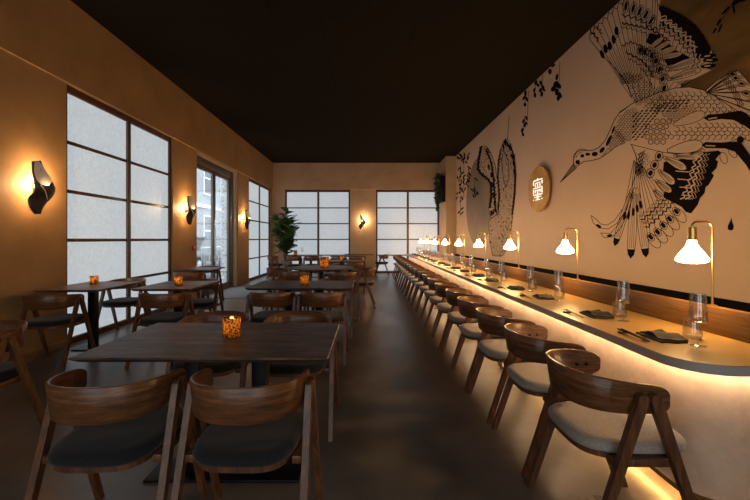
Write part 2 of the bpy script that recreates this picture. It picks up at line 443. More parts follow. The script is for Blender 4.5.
for s in (-1, 1):
    b = MB(); b.box(s * .55, s * .85, 2.12, 2.17, .68, .8, bev=.01); b.build('tail_lamp', M['lampmetal'], car)
tag(car, 'dark car parked on the street outside the glass door', 'car')
rl = empty('street_railing', (-5.6, 14.0, -.06))
for zz in (.12, 1.05):
    b = MB(); b.box(-.02, .02, -1.2, 1.2, zz, zz + .04); b.build('rail', M['steel'], rl)
for k in range(13):
    b = MB(); yy = -1.2 + .2 * k; b.tube([(0, yy, 0), (0, yy, 1.05)], .011, 8); b.build('baluster', M['steel'], rl)
tag(rl, 'grey steel street railing with upright bars outside the glass door', 'railing')

# ------------------------------------------------------------------ chairs
def make_chair(name, seat_m, screws):
    root = empty(name)
    # seat pad
    def outline(sc, n=40):
        pts = []
        for i in range(n):
            a = 2 * PI * i / n
            ca, sa = math.cos(a), math.sin(a)
            px = .222 * math.copysign(abs(ca) ** .55, ca); py = .238 * math.copysign(abs(sa) ** .55, sa)
            px *= 1 - .07 * (.5 - py / .476)
            pts.append((px * sc, py * sc + .012))
        return pts
    s = MB(); rings = [(.90, .424), (.985, .432), (1.0, .446), (.985, .461), (.93, .473), (.80, .479), (.45, .481), (.12, .481)]
    vs = []; fs = []; n = 40
    for sc, z in rings:
        dip = 0
        vs += [(p[0], p[1], z - .006 * math.cos(p[1] * 6) * (sc < .9)) for p in outline(sc)]
    for j in range(len(rings) - 1):
        for i in range(n): fs.append([j * n + i, j * n + (i + 1) % n, (j + 1) * n + (i + 1) % n, (j + 1) * n + i])
    fs.append(list(range(n))[::-1]); fs.append([(len(rings) - 1) * n + i for i in range(n)])
    s.add(vs, fs); s.build('seat', seat_m, root, 60)
    # wooden frame under the seat with side rails to the legs
    s = MB(); o = outline(.93)
    s.prism(o, 'z', .402, .4235)
    for sx in (-1, 1): s.box(sx * .200, sx * .2365, -.128, .128, .392, .424, bev=.004)
    s.build('seat_frame', M['walnut'], root)
    # bent wood backrest
    K = 44; st = []
    for i in range(K + 1):
        u = -1 + 2 * i / K
        arc = u * 1.22
        if abs(arc) <= 1:
            t = arc * PI / 2
            x = .226 * math.copysign(abs(math.sin(t)) ** .86, t); yy = -.235 * abs(math.cos(t)) ** .86
        else:
            x = math.copysign(.226, arc); yy = (abs(arc) - 1) / .22 * .100
        st.append((x, yy))
    # resample evenly
    L = [0]
    for i in range(K): L.append(L[-1] + math.dist(st[i], st[i + 1]))
    tot = L[-1]; ev = []
    KK = 52
    ends = [0, .004, .010, .02, .034, .05]
    ss = sorted(set([e for e in ends] + [tot - e for e in ends] + [.05 + (tot - .1) * k / KK for k in range(1, KK)]))
    for d in ss:
        j = max(k for k in range(K + 1) if L[k] <= d + 1e-9); j = min(j, K - 1)
        f = (d - L[j]) / (L[j + 1] - L[j]); ev.append((st[j][0] + f * (st[j + 1][0] - st[j][0]), st[j][1] + f * (st[j + 1][1] - st[j][1]), d))
    vs = []; fs = []
    for k, (x, yy, d) in enumerate(ev):
        a = ev[max(k - 1, 0)]; bq = ev[min(k + 1, len(ev) - 1)]
        tx, ty = bq[0] - a[0], bq[1] - a[1]; q = math.hypot(tx, ty); nx, ny = ty / q, -tx / q     # outward
        u = abs(2 * d / tot - 1)
        zt = .745 - .036 * u ** 2; zb = .592 + .014 * u ** 2
        e = min(d, tot - d); R = .05
        sh = 1 if e >= R else math.sqrt(max(0.0, 1 - (1 - e / R) ** 2)) * .55 + .45
        if e < 1e-6: sh = .45
        zm, hh = (zt + zb) / 2, (zt - zb) / 2 * sh
        lean = .014 * (1 - u)
        for (dn, zz) in ((.0085, -1), (.0085, -.94), (.0085, .94), (.004, 1), (-.004, 1), (-.0085, .94), (-.0085, -.94), (-.004, -1)):
            if zz == -1 and dn == .0085: dn = .004
            off = dn + lean * zz
            vs.append((x + nx * off, yy + ny * off, zm + hh * zz))
    m8 = 8
    for k in range(len(ev) - 1):
        for c in range(m8): fs.append([k * m8 + c, k * m8 + (c + 1) % m8, (k + 1) * m8 + (c + 1) % m8, (k + 1) * m8 + c])
    fs.append(list(range(m8))); fs.append([(len(ev) - 1) * m8 + c for c in range(m8)][::-1])
    s = MB(); s.add(vs, fs); back = s.build('backrest', M['walnut_h'], root, 50)
    # four legs, two meeting under each arm end
    for sx in (-1, 1):
        for sy in (-1, 1):
            yt, zt, yf = sy * .025, .692, sy * .248
            wt, wf = .0225, .0150
            prof = [(yf - wf, 0), (yf + wf, 0)]
            for i in range(9):
                a = PI * i / 8
                prof.append((yt + wt * math.cos(a), zt - wt + wt * math.sin(a)))
            lb = MB(); xi, xo = .2375, .2655
            n = len(prof)
            def X(z, x): return sx * (x + .006 * (1 - z / .7))
            vs = [(X(p[1], xi), p[0], p[1]) for p in prof] + [(X(p[1], xo), p[0], p[1]) for p in prof]
            fs = [list(range(n)), list(range(n, 2 * n))[::-1]] + [[i, n + i, n + (i + 1) % n, (i + 1) % n] for i in range(n)]
            lb.add(vs, fs); lb.build('leg', M['walnut'], root, 40)
            if screws:
                n = 10; p = [(sy * .025 + .0075 * math.cos(2 * PI * i / n), .655 + .0075 * math.sin(2 * PI * i / n)) for i in range(n)]
                q = MB(); q.prism(p, 'x', sx * .209, sx * .2185); q.build('screw', M['darkscrew'], back)
    root['category'] = 'chair'
    return root
used = {}
barchair = make_chair('bar_row_chair', M['seat_grey'], True)
dinchair = make_chair('dining_chair', M['seat_dark'], False)
for k in range(20):
    if k == 0: t = 'front end'
    lab = 'walnut chair with taupe seat tucked at the bar, %s from the rounded front end' % ORD[k]
    place(barchair, used, (1.102 + random.uniform(-.012, .012), 1.745 + .6 * k, 0), -PI / 2 + random.uniform(-.02, .02), lab, 'chairs along the bar counter')

def dchair(x, y, face, label):
    """face: degrees of the facing direction, 90 = towards the end wall"""
    place(dinchair, used, (x, y, 0), math.radians(face - 90), label, 'dark dining chairs around the tables')
dchair(-1.08, 1.665, 91.5, 'dark walnut chair at front of the big front table, window side')
dchair(-.505, 1.665, 89, 'walnut chair at front of the big front table, aisle side')
dchair(-1.10, 2.70, 270, 'walnut chair behind the big front table, window side')
dchair(-.500, 2.70, 270, 'walnut chair behind the big front table, aisle side')
dchair(-2.47, 2.37, 262, 'dark chair cut by the picture edge, facing the camera, no table in view')
dchair(-3.29, 3.99, 93, 'dark chair at front of the small table against the first frosted window')
dchair(-3.33, 5.20, 270, 'dark chair behind the small table against the first frosted window')
dchair(-2.18, 4.09, 90, 'dark chair at front of the small table between window table and aisle table')
dchair(-2.26, 5.10, 270, 'dark chair behind the small table between window table and aisle table')
dchair(-3.09, 6.58, 90, 'dark chair at front of the small table beside the street door')
dchair(-3.30, 7.76, 270, 'dark chair behind the small table beside the street door')
dchair(-1.05, 4.17, 90, 'walnut chair at front of the second long table, window side')
dchair(-.50, 4.17, 90, 'walnut chair at front of the second long table, aisle side')
dchair(-1.10, 5.21, 270, 'walnut chair behind the second long table, window side')
dchair(-.47, 5.21, 270, 'walnut chair behind the second long table, aisle side')
dchair(-1.27, 6.67, 90, 'walnut chair at front of the round table, window side')
dchair(-.43, 6.69, 90, 'walnut chair at front of the round table, aisle side')
dchair(-1.69, 7.30, 0, 'walnut chair at the window side of the round table, seen side on')
dchair(-.115, 7.34, 180, 'walnut chair at the aisle side of the round table, seen side on')
dchair(-.92, 9.18, 90, 'walnut chair at front of the third long table, window side')
dchair(-.35, 9.18, 90, 'walnut chair at front of the third long table, aisle side')
dchair(-.92, 10.15, 270, 'walnut chair behind the third long table, window side')
dchair(-.35, 10.15, 270, 'walnut chair behind the third long table, aisle side')
dchair(-.92, 12.08, 90, 'walnut chair at front of the fourth long table, window side')
dchair(-.35, 12.08, 90, 'walnut chair at front of the fourth long table, aisle side')
dchair(.50, 13.72, 180, 'dark chair at the aisle end of the last table by end wall')
dchair(-2.42, 12.42, 90, 'dark chair at front of the table by the potted tree, window side')
dchair(-1.84, 12.42, 90, 'dark chair at front of the table by the potted tree, aisle side')
dchair(-3.12, 12.75, 10, 'dark chair at the window end of the table by the potted tree')

# ------------------------------------------------------------------ tables
def table(name, x0, x1, y0, y1, cols, label, round_r=None):
    cx, cy = (x0 + x1) / 2, (y0 + y1) / 2
    root = empty(name, (cx, cy, 0)); hx, hy = (x1 - x0) / 2, (y1 - y0) / 2
    t = MB()
    if round_r:
        t.lathe([(round_r - .03, .722), (round_r - .004, .738), (round_r, .742), (round_r, .747), (round_r - .003, .75)], n=64)
    else:
        rings = [(-.028, .722), (-.003, .739), (0, .742), (0, .7475), (-.0025, .75)]
        vs = []
        for o, z in rings: vs += [(-hx - o, -hy - o, z), (hx + o, -hy - o, z), (hx + o, hy + o, z), (-hx - o, hy + o, z)]
        fs = [[3, 2, 1, 0], [16, 17, 18, 19]] + [[j * 4 + i, j * 4 + (i + 1) % 4, j * 4 + 4 + (i + 1) % 4, j * 4 + 4 + i] for j in range(4) for i in range(4)]
        t.add(vs, fs)
    t.build('tabletop', M['tabletop'], root, 20)
    for c in cols:
        b = MB(); b.box(c - .04, c + .04, -.04, .04, .0145, .7215, bev=.004); b.build('column', M['blackmetal'], root)
    b = MB(); w = (max(cols) - min(cols)) / 2 + (.23 if len(cols) > 1 else .19); b.box(-w, w, -.105, .105, .0, .014, bev=.004); b.build('base_plate', M['blackmetal'], root)
    tag(root, label, 'table', 'dark tables of the dining room')
table('dining_table', -1.385, -.185, 1.756, 2.50, (-.185, .185), 'large dark oak table at the front with one amber candle glass')
table('dining_table', -3.60, -2.92, 4.10, 4.92, (0,), 'small dark table against the first frosted window')
table('dining_table', -2.62, -1.95, 4.18, 4.99, (0,), 'small dark table between the window table and the aisle table')
table('dining_table', -3.44, -2.80, 6.75, 7.50, (0,), 'small dark table beside the glass street door')
table('dining_table', -1.38, -.175, 4.26, 5.02, (-.185, .185), 'long dark table second from the front along the aisle')
table('round_table', -1.54, -.26, 6.76, 8.04, (0,), 'round dark table holding the big amber lantern', .64)
table('dining_table', -1.22, -.06, 9.28, 9.98, (-.185, .185), 'long dark table just beyond the round table')
table('dining_table', -1.22, -.06, 12.18, 12.86, (-.185, .185), 'long dark table two beyond the round table')
table('dining_table', -.85, .22, 13.50, 14.15, (-.185, .185), 'last dark table in front of the end wall sconce')
table('dining_table', -2.74, -1.5, 12.55, 13.22, (-.185, .185), 'long dark table beside the tall potted tree')

# ------------------------------------------------------------------ candles
def candle(x, y, r, h, label, name='candle_glass', power=.16):
    root = empty(name, (x, y, .7505))
    g = MB(); t = .004
    g.lathe([(r * .9, 0), (r * .97, .003), (r, .012), (r, h), (r - t, h), (r - t, .010), (0, .008)], n=28); g.build('glass_cup', M['amber'], root)
    c = MB(); c.lathe([(r * .55, .0085), (r * .55, .024), (r * .5, .027), (0, .026)], n=18); w = c.build('tealight', M['wax'], root)
    f = MB(); f.lathe([(0, .028), (.005, .034), (.006, .040), (.003, .052), (0, .060)], n=10); f.build('flame', M['flame'], w)
    tag(root, label, 'candle holder', 'amber candle glasses on the tables')
    l = bpy.data.lights.new('candle_glow', 'POINT'); l.energy = power; l.color = (1, .68, .34); l.shadow_soft_size = .012
    lo = bpy.data.objects.new('candle_glow', l); lo.location = (x, y, .7505 + min(h * .75, .085)); C.objects.link(lo)
candle(-.77, 2.15, .048, .108, 'amber mottled candle glass on the large front table')
candle(-3.33, 4.62, .045, .10, 'amber candle glass on the table against the first window')
candle(-2.28, 4.57, .045, .10, 'amber candle glass on the small table between window and aisle tables')
candle(-.755, 4.54, .048, .115, 'amber candle glass on the second long table along the aisle')
candle(-.85, 7.42, .085, .20, 'big amber lantern glass on the round table', 'candle_lantern', .5)
candle(-.66, 9.65, .05, .11, 'amber candle glass on the table just beyond the round table')
candle(-2.46, 12.9, .06, .17, 'tall amber candle glass on the table beside the potted tree')

# ------------------------------------------------------------------ bar
bar = empty('bar_counter', (0, 0, 0))
YE = 13.9
def bar_outline(xf, yn, r, xb):
    pts = [(xb, YE), (xf, YE), (xf, yn + r)]
    for i in range(1, 13):
        a = PI + PI / 2 * i / 12
        pts.append((xf + r + r * math.cos(a), yn + r + r * math.sin(a)))
    pts.append((xb, yn)); return pts
t = MB(); o = bar_outline(1.40, 1.64, .21, 2.09); n = len(o)
t.prism(o, 'z', .705, .7485, 1)
oi = bar_outline(1.402, 1.642, .208, 2.09); t.prism(oi, 'z', .7484, .75, 0)
t.build('counter_top', [M['counter'], M['counter_edge']], bar, 30)
p = MB(); p.prism(bar_outline(1.545, 1.77, .18, 2.06), 'z', .07, .7045); p.build('front_panel', M['barfront'], bar, 30)
p = MB(); p.prism(bar_outline(1.60, 1.82, .16, 2.05), 'z', 0, .0695); p.build('plinth', M['band'], bar, 30)
def strip(name, xf, yn, r, w, z0, z1, m):
    o1 = bar_outline(xf, yn, r, 2.0)[1:]; o2 = bar_outline(xf + w, yn + w, r - w, 2.0)[1:]
    s = MB(); n = len(o1)
    vs = [(a[0], a[1], z0) for a in o1] + [(a[0], a[1], z0) for a in o2] + [(a[0], a[1], z1) for a in o1] + [(a[0], a[1], z1) for a in o2]
    fs = []
    for i in range(n - 1):
        fs += [[i, i + 1, n + i + 1, n + i], [2 * n + i, 3 * n + i, 3 * n + i + 1, 2 * n + i + 1], [i, 2 * n + i, 2 * n + i + 1, i + 1], [n + i, n + i + 1, 3 * n + i + 1, 3 * n + i]]
    s.add(vs, fs); return s.build(name, m, bar, 30)
strip('led_strip', 1.485, 1.712, .19, .012, .697, .704, M['led_top'])
strip('led_strip', 1.565, 1.79, .17, .012, .060, .068, M['led_low'])
u = MB(); u.box(2.00, 2.06, 1.65, YE, .7505, .905, bev=.003); u.build('upstand', M['upstand'], bar)
u = MB(); u.box(2.062, 2.09, 1.65, YE, .7505, .898); u.build('back_rail', M['blackmetal'], bar)
tag(bar, 'long bar counter with oak upstand and glowing plaster front along the mural wall', 'bar counter')

# brass lamps standing on the upstand
def make_lamp():
    root = empty('bar_lamp')
    b = MB(); b.lathe([(.022, 0), (.022, .006), (.012, .010)], n=18); b.build('base', M['brass'], root)
    pts = [(0, 0, .006), (0, 0, .455)]
    for i in range(1, 8):
        a = PI / 2 * i / 7; pts.append((-.04 + .04 * math.cos(a), 0, .455 + .04 * math.sin(a)))
    pts += [(-.095, 0, .495)]
    for i in range(1, 6):
        a = PI / 2 * i / 5; pts.append((-.095 - .025 * math.sin(a), 0, .47 + .025 * math.cos(a)))
    pts.append((-.12, 0, .455))
    b = MB(); b.tube(pts, .0058, 12); b.build('post', M['brass'], root)
    b = MB(); b.lathe([(.010, .466), (.023, .462), (.023, .388), (.0, .386)], (-.12, 0, 0), 24); b.build('socket', M['brass'], root)
    b = MB(); b.lathe([(.020, .386), (.024, .366), (.034, .345), (.055, .315), (.072, .290), (.078, .277), (.075, .266), (.058, .257), (.028, .252), (0, .251)], (-.12, 0, 0), 32)
    b.build('lamp_shade', M['lampglow'], root, 80)
    root['category'] = 'lamp'; return root
lamp = make_lamp()
LY = [2.24 + 1.44 * k for k in range(9)]
LY[-1] = 13.7
for k, yy in enumerate(LY):
    place(lamp, used, (2.03, yy, .9052), 0, 'lit brass lamp with cone glass shade on the bar, %s from the front' % ORD[k], 'brass lamps along the bar')

# place settings: napkin, chopsticks, rest, stem glass, tumbler
def make_napkin():
    s = MB(); nx, ny = 10, 14; W, H = .135, .215
    for layer, (ox, oy, z0, amp, th, sc) in enumerate(((.0, .0, .0006, .004, .008, 1.0), (.010, -.006, .0095, .020, .007, .90))):
        top = []; bot = []
        for i in range(nx + 1):
            for j in range(ny + 1):
                x = (i / nx - .5) * W * sc; y = (j / ny - .5) * H * sc
                wv = amp * (.5 + .5 * math.sin(y * 40 + x * 14 + 1.9))
                base = z0 + (wv if layer else 0)
                wob = .004 * math.sin(j * 1.1 + layer)
                bot.append((x + ox + wob, y + oy + .006 * math.sin(i * .9), base)); top.append((x + ox + wob, y + oy + .006 * math.sin(i * .9), base + th + (wv * .5 if not layer else 0) * .0))
        n = (nx + 1) * (ny + 1); I = lambda i, j: i * (ny + 1) + j
        fs = []
        for i in range(nx):
            for j in range(ny):
                fs.append([I(i, j), I(i, j + 1), I(i + 1, j + 1), I(i + 1, j)]); fs.append([n + I(i, j), n + I(i + 1, j), n + I(i + 1, j + 1), n + I(i, j + 1)])
        edge = [I(i, 0) for i in range(nx)] + [I(nx, j) for j in range(ny)] + [I(i, ny) for i in range(nx, 0, -1)] + [I(0, j) for j in range(ny, 0, -1)]
        for a, b_ in zip(edge, edge[1:] + edge[:1]): fs.append([a, b_, n + b_, n + a])
        s.add(bot + top, fs)
    o = s.build('napkin', M['napkin'], None, 50); o['category'] = 'napkin'; return o
def make_stem():
    root = empty('wine_glass')
    b = MB(); b.lathe([(.036, 0), (.036, .002), (.010, .006), (.004, .012), (.0035, .10), (.006, .112), (.012, .118)], n=24); b.build('stem', M['glass'], root, 60)
    b = MB(); b.lathe([(.012, .118), (.036, .123), (.0405, .131), (.0395, .16), (.033, .268), (.0318, .268), (.0383, .16), (.039, .133), (.035, .1255), (0, .1215)], n=28); b.build('bowl', M['glass'], root, 60)
    root['category'] = 'glass'; return root
def make_tumbler():
    b = MB(); b.lathe([(.040, 0), (.045, .004), (.0455, .02), (.037, .105), (.0358, .105), (.0440, .021), (.042, .010), (0, .008)], n=28)
    o = b.build('tumbler', M['glass'], None, 60); o['category'] = 'glass'; return o
def make_chop():
    b = MB(); b.tube([(0, -.118, .0), (0, .118, .012)], .0028, 8, taper=.0042)
    o = b.build('chopstick', M['chop'], None, 60); o['category'] = 'chopstick'; return o
def make_rest():
    b = MB(); b.prism([(-.028, 0), (.028, 0), (.028, .012), (.018, .009), (-.018, .009), (-.028, .012)], 'y', -.009, .009)
    o = b.build('chopstick_rest', M['chop'], None, 40); o['category'] = 'chopstick rest'; return o
nap, stem_g, tumb, chop, rest = make_napkin(), make_stem(), make_tumbler(), make_chop(), make_rest()
ZB = .7502
for k in range(9):
    for side in (0, 1):
        if k == 8 and side == 1: continue
        L = LY[k] if k < 8 else 13.62
        yn = L - .13 + (.62 if side else 0)
        yg = L - .29 + (.60 if side else 0)
        if k == 8: yn, yg = 13.45, 13.25
        wh = ('before' if side == 0 else 'behind')
        at_ = 'the %s bar lamp from the front' % ORD[k]
        j = lambda s: random.uniform(-s, s)
        place(nap, used, (1.625 + j(.01), yn + j(.01), ZB), j(.15), 'folded dark napkin on the bar just %s %s' % (('before', 'beyond')[side], at_), 'napkins on the bar')
        place(stem_g, used, (1.705 + j(.008), yg + j(.01), ZB), j(3), 'tall stem glass on the bar just %s %s' % (('before', 'beyond')[side], at_), 'stem glasses on the bar')
        place(tumb, used, (1.785 + j(.008), yg + .15 + j(.008), ZB), j(3), 'low tumbler behind a stem glass just %s %s' % (('before', 'beyond')[side], at_), 'tumblers on the bar')
        for q, (ox, t_) in enumerate(((0, 'outer'), (.014, 'inner'))):
            place(chop, used, (1.482 + ox, yn + .02, ZB + .0075), .03 - .06 * q, '%s black chopstick on the bar just %s %s' % (t_, ('before', 'beyond')[side], at_), 'black chopsticks on the bar')
        place(rest, used, (1.489, yn + .105, ZB), 0, 'dark chopstick rest on the bar just %s %s' % (('before', 'beyond')[side], at_), 'chopstick rests on the bar')
wg = copy_tree(stem_g); wg.location = (-2.22, 12.85, .7502); wg['label'] = 'lone stem glass on the dining table beside the potted tree'; wg['group'] = 'stem glasses on dining tables'

# ------------------------------------------------------------------ wall sconces
def make_sconce():
    """bent leather-like shell on a wall at x=0; the wall runs along y"""
    root = empty('wall_sconce')
    Lp = [(.10, -.118, .262), (.10, -.115, .16), (.105, -.098, .06), (.105, -.095, -.05), (.10, -.160, -.130), (.10, -.150, -.220), (.11, -.100, -.296)]
    Rp = [(.15, -.085, .285), (.16, -.035, .20), (.165, .040, .10), (.17, .098, .0), (.165, .072, -.085), (.155, -.005, -.175), (.14, -.085, -.292)]
    def cr(A, t):
        i = min(int(t), len(A) - 2); f = t - i
        p = [Vector(A[max(0, min(len(A) - 1, i + d))]) for d in (-1, 0, 1, 2)]
        return .5 * ((2 * p[1]) + (p[2] - p[0]) * f + (2 * p[0] - 5 * p[1] + 4 * p[2] - p[3]) * f * f + (-p[0] + 3 * p[1] - 3 * p[2] + p[3]) * f ** 3)
    def shell(mb, A, B, n, m, bulge, th, t0=0, t1=None):
        t1 = len(A) - 1 if t1 is None else t1
        vo = []; vi = []
        for k in range(n + 1):
            t = t0 + (t1 - t0) * k / n; a, b = cr(A, t), cr(B, t)
            for q in range(m + 1):
                s = q / m; p = a.lerp(b, s) + Vector((bulge, bulge * .3, 0)) * (4 * s * (1 - s))
                vo.append(p + Vector((th, 0, 0))); vi.append(p - Vector((th, 0, 0)))
        I = lambda k, q: k * (m + 1) + q
        fo = [[I(k, q), I(k, q + 1), I(k + 1, q + 1), I(k + 1, q)] for k in range(n) for q in range(m)]
        b0 = len(mb.v); N0 = len(vo)
        mb.add(vo + vi, fo, 0)
        mb.f += [[b0 + N0 + i for i in f[::-1]] for f in fo]; mb.m += [1] * len(fo)
        edge = [I(0, q) for q in range(m)] + [I(k, m) for k in range(n)] + [I(n, q) for q in range(m, 0, -1)] + [I(k, 0) for k in range(n, 0, -1)]
        for a, b_ in zip(edge, edge[1:] + edge[:1]): mb.f.append([b0 + a, b0 + b_, b0 + N0 + b_, b0 + N0 + a]); mb.m.append(1)
    s = MB(); shell(s, Lp, Rp, 44, 8, .035, .004); s.build('shell', [M['sconce_out'], M['sconce_in']], root, 60)
    La = [(.135, -.122, .245), (.13, -.118, .15), (.14, -.095, .06), (.15, -.055, .02)]
    Lb = [(.160, -.095, .262), (.185, -.045, .17), (.200, .015, .08), (.185, -.01, .02)]
    s = MB(); shell(s, La, Lb, 18, 5, -.012, .0025); s.build('inner_fold', [M['sconce_in'], M['sconce_in']], root, 60)
    s = MB(); s.tube([cr([(.155, -.075, .015), (.172, -.045, -.03), (.175, -.02, -.09), (.168, -.012, -.165)], t * .3) for t in range(11)], .0045, 8); s.build('seam', M['sconce_in'], root)
    b = MB(); b.box(.001, .018, .0, .07, -.05, .05, bev=.006); b.build('wall_plate', M['sconce_out'], root)
    b = MB(); b.tube([(.018, .02, 0), (.12, .03, 0)], .011, 10); b.build('arm', M['blackmetal'], root)
    b = MB(); b.lathe([(0, -.05), (.009, -.045), (.009, .045), (0, .05)], (.088, .012, .015), 12); b.build('bulb', M['sconce_led'], root)
    b = MB(); b.lathe([(.016, 0), (.016, .012), (0, .014)], (.195, -.038, .022), 14); b.build('led_spot', M['sconce_led'], root)
    root['category'] = 'wall lamp'; return root
scon = make_sconce()
for (x, y, z, rz, t_) in ((XL, 4.13, 1.86, 0, 'on the ochre wall before the first frosted window'), (XL, 7.58, 1.88, 0, 'on the ochre pier between first window and street door'),
                     (XL, 11.12, 1.88, 0, 'on the ochre pier between street door and far window'), (-.19, YB, 1.95, -PI / 2, 'on the end wall between the two frosted windows')):
    o = place(scon, used, (x, y, z), rz, 'lit dark ribbon sconce ' + t_, 'ribbon wall sconces')
    l = bpy.data.lights.new('sconce_glow', 'POINT'); l.energy = 36; l.color = (1, .62, .29); l.shadow_soft_size = .03
    lo = bpy.data.objects.new('sconce_glow', l); C.objects.link(lo)
    d = Matrix.Rotation(rz, 4, 'Z') @ Vector((.092, .018, .03)); lo.location = Vector((x, y, z)) + d

# ------------------------------------------------------------------ plants
def leaf(mb, base, d, up, L, W, mi=0):
    d = d.normalized(); s = d.cross(up).normalized(); n = s.cross(d)
    prof = [(0, .05), (.18, .55), (.45, .95), (.7, 1.0), (.9, .6), (1, .05)]
    vs = []
    for t, w in prof:
        c = base + d * (L * t) - n * (L * .22 * t * t)
        vs += [c + s * (W * w * .5) + n * (.1 * W * w), c, c - s * (W * w * .5) + n * (.1 * W * w)]
    th = .0015
    k = len(vs); vs2 = [v - n * th for v in vs]
    fs = []
    for i in range(len(prof) - 1):
        for q in (0, 1):
            a = i * 3 + q
            fs.append([a, a + 1, a + 4, a + 3]); fs.append([k + a, k + a + 3, k + a + 4, k + a + 1])
    mb.add(vs + vs2, fs, mi)
fig = empty('potted_fig_tree', (-2.93, 13.6, 0))
b = MB(); b.lathe([(.16, 0), (.20, .05), (.22, .5), (.205, .5), (.20, .44), (0, .44)], n=32); pt = b.build('pot', M['pot'], fig)
b = MB(); b.lathe([(.198, .441), (.198, .455), (0, .465)], n=24); b.build('soil', M['soil'], pt)
tr = MB(); fo = MB(); r = random.Random(5)
stems = []
for k in range(5):
    a = 2 * PI * k / 5 + .4; top = Vector((math.cos(a) * r.uniform(.26, .40), math.sin(a) * .30, r.uniform(1.7, 2.2)))
    if k == 0: top = Vector((.05, 0, 2.25))
    pts = [Vector((math.cos(a) * .05, math.sin(a) * .05, .455)), Vector((top.x * .35, top.y * .35, .95)), Vector((top.x * .8, top.y * .8, top.z * .72)), top]
    tr.tube(pts, .018, 8, taper=.007)
    for i in range(30):
        t = .24 + .76 * (i + r.random()) / 30; f = t * 3; q = min(int(f), 2); g = f - q
        p = pts[q].lerp(pts[q + 1], g)
        aa = r.uniform(0, 6.283); d = Vector((math.cos(aa), math.sin(aa), r.uniform(-.1, 1.3)))
        leaf(fo, p, d, Vector((0, 0, 1)), r.uniform(.30, .44), r.uniform(.24, .34))
tr.build('trunk', M['bark'], fig); fo.build('foliage', M['leaf'], fig, 60)
tag(fig, 'tall potted fiddle leaf fig tree in the window corner', 'plant')
pl = empty('wall_planter', (2.73, 13.75, 2.62))
b = MB(); b.box(-.20, -.001, -.35, .35, .0, .92, bev=.004); b.build('box', M['blackmetal'], pl)
fo = MB(); r = random.Random(8)
for i in range(330):
    p = Vector((-.20 + r.uniform(-.02, .03), r.uniform(-.38, .36), r.uniform(.05, 1.0)))
    d = Vector((r.uniform(-1, .1), r.uniform(-.8, .8), r.uniform(-.9, .7)))
    leaf(fo, p, d, Vector((0, .2, 1)), r.uniform(.08, .15), r.uniform(.05, .09))
for i in range(46):
    p = Vector((-.22 + r.uniform(-.06, .0), -.30 + r.uniform(-.08, .12), .08 - r.uniform(0, .35)))
    leaf(fo, p, Vector((r.uniform(-1, .2), r.uniform(-.8, .8), -.6)), Vector((0, .2, 1)), .09, .06)
fo.build('foliage', M['leafdark'], pl, 60)
tag(pl, 'dark wall planter of trailing green leaves high on the pillar', 'planter')
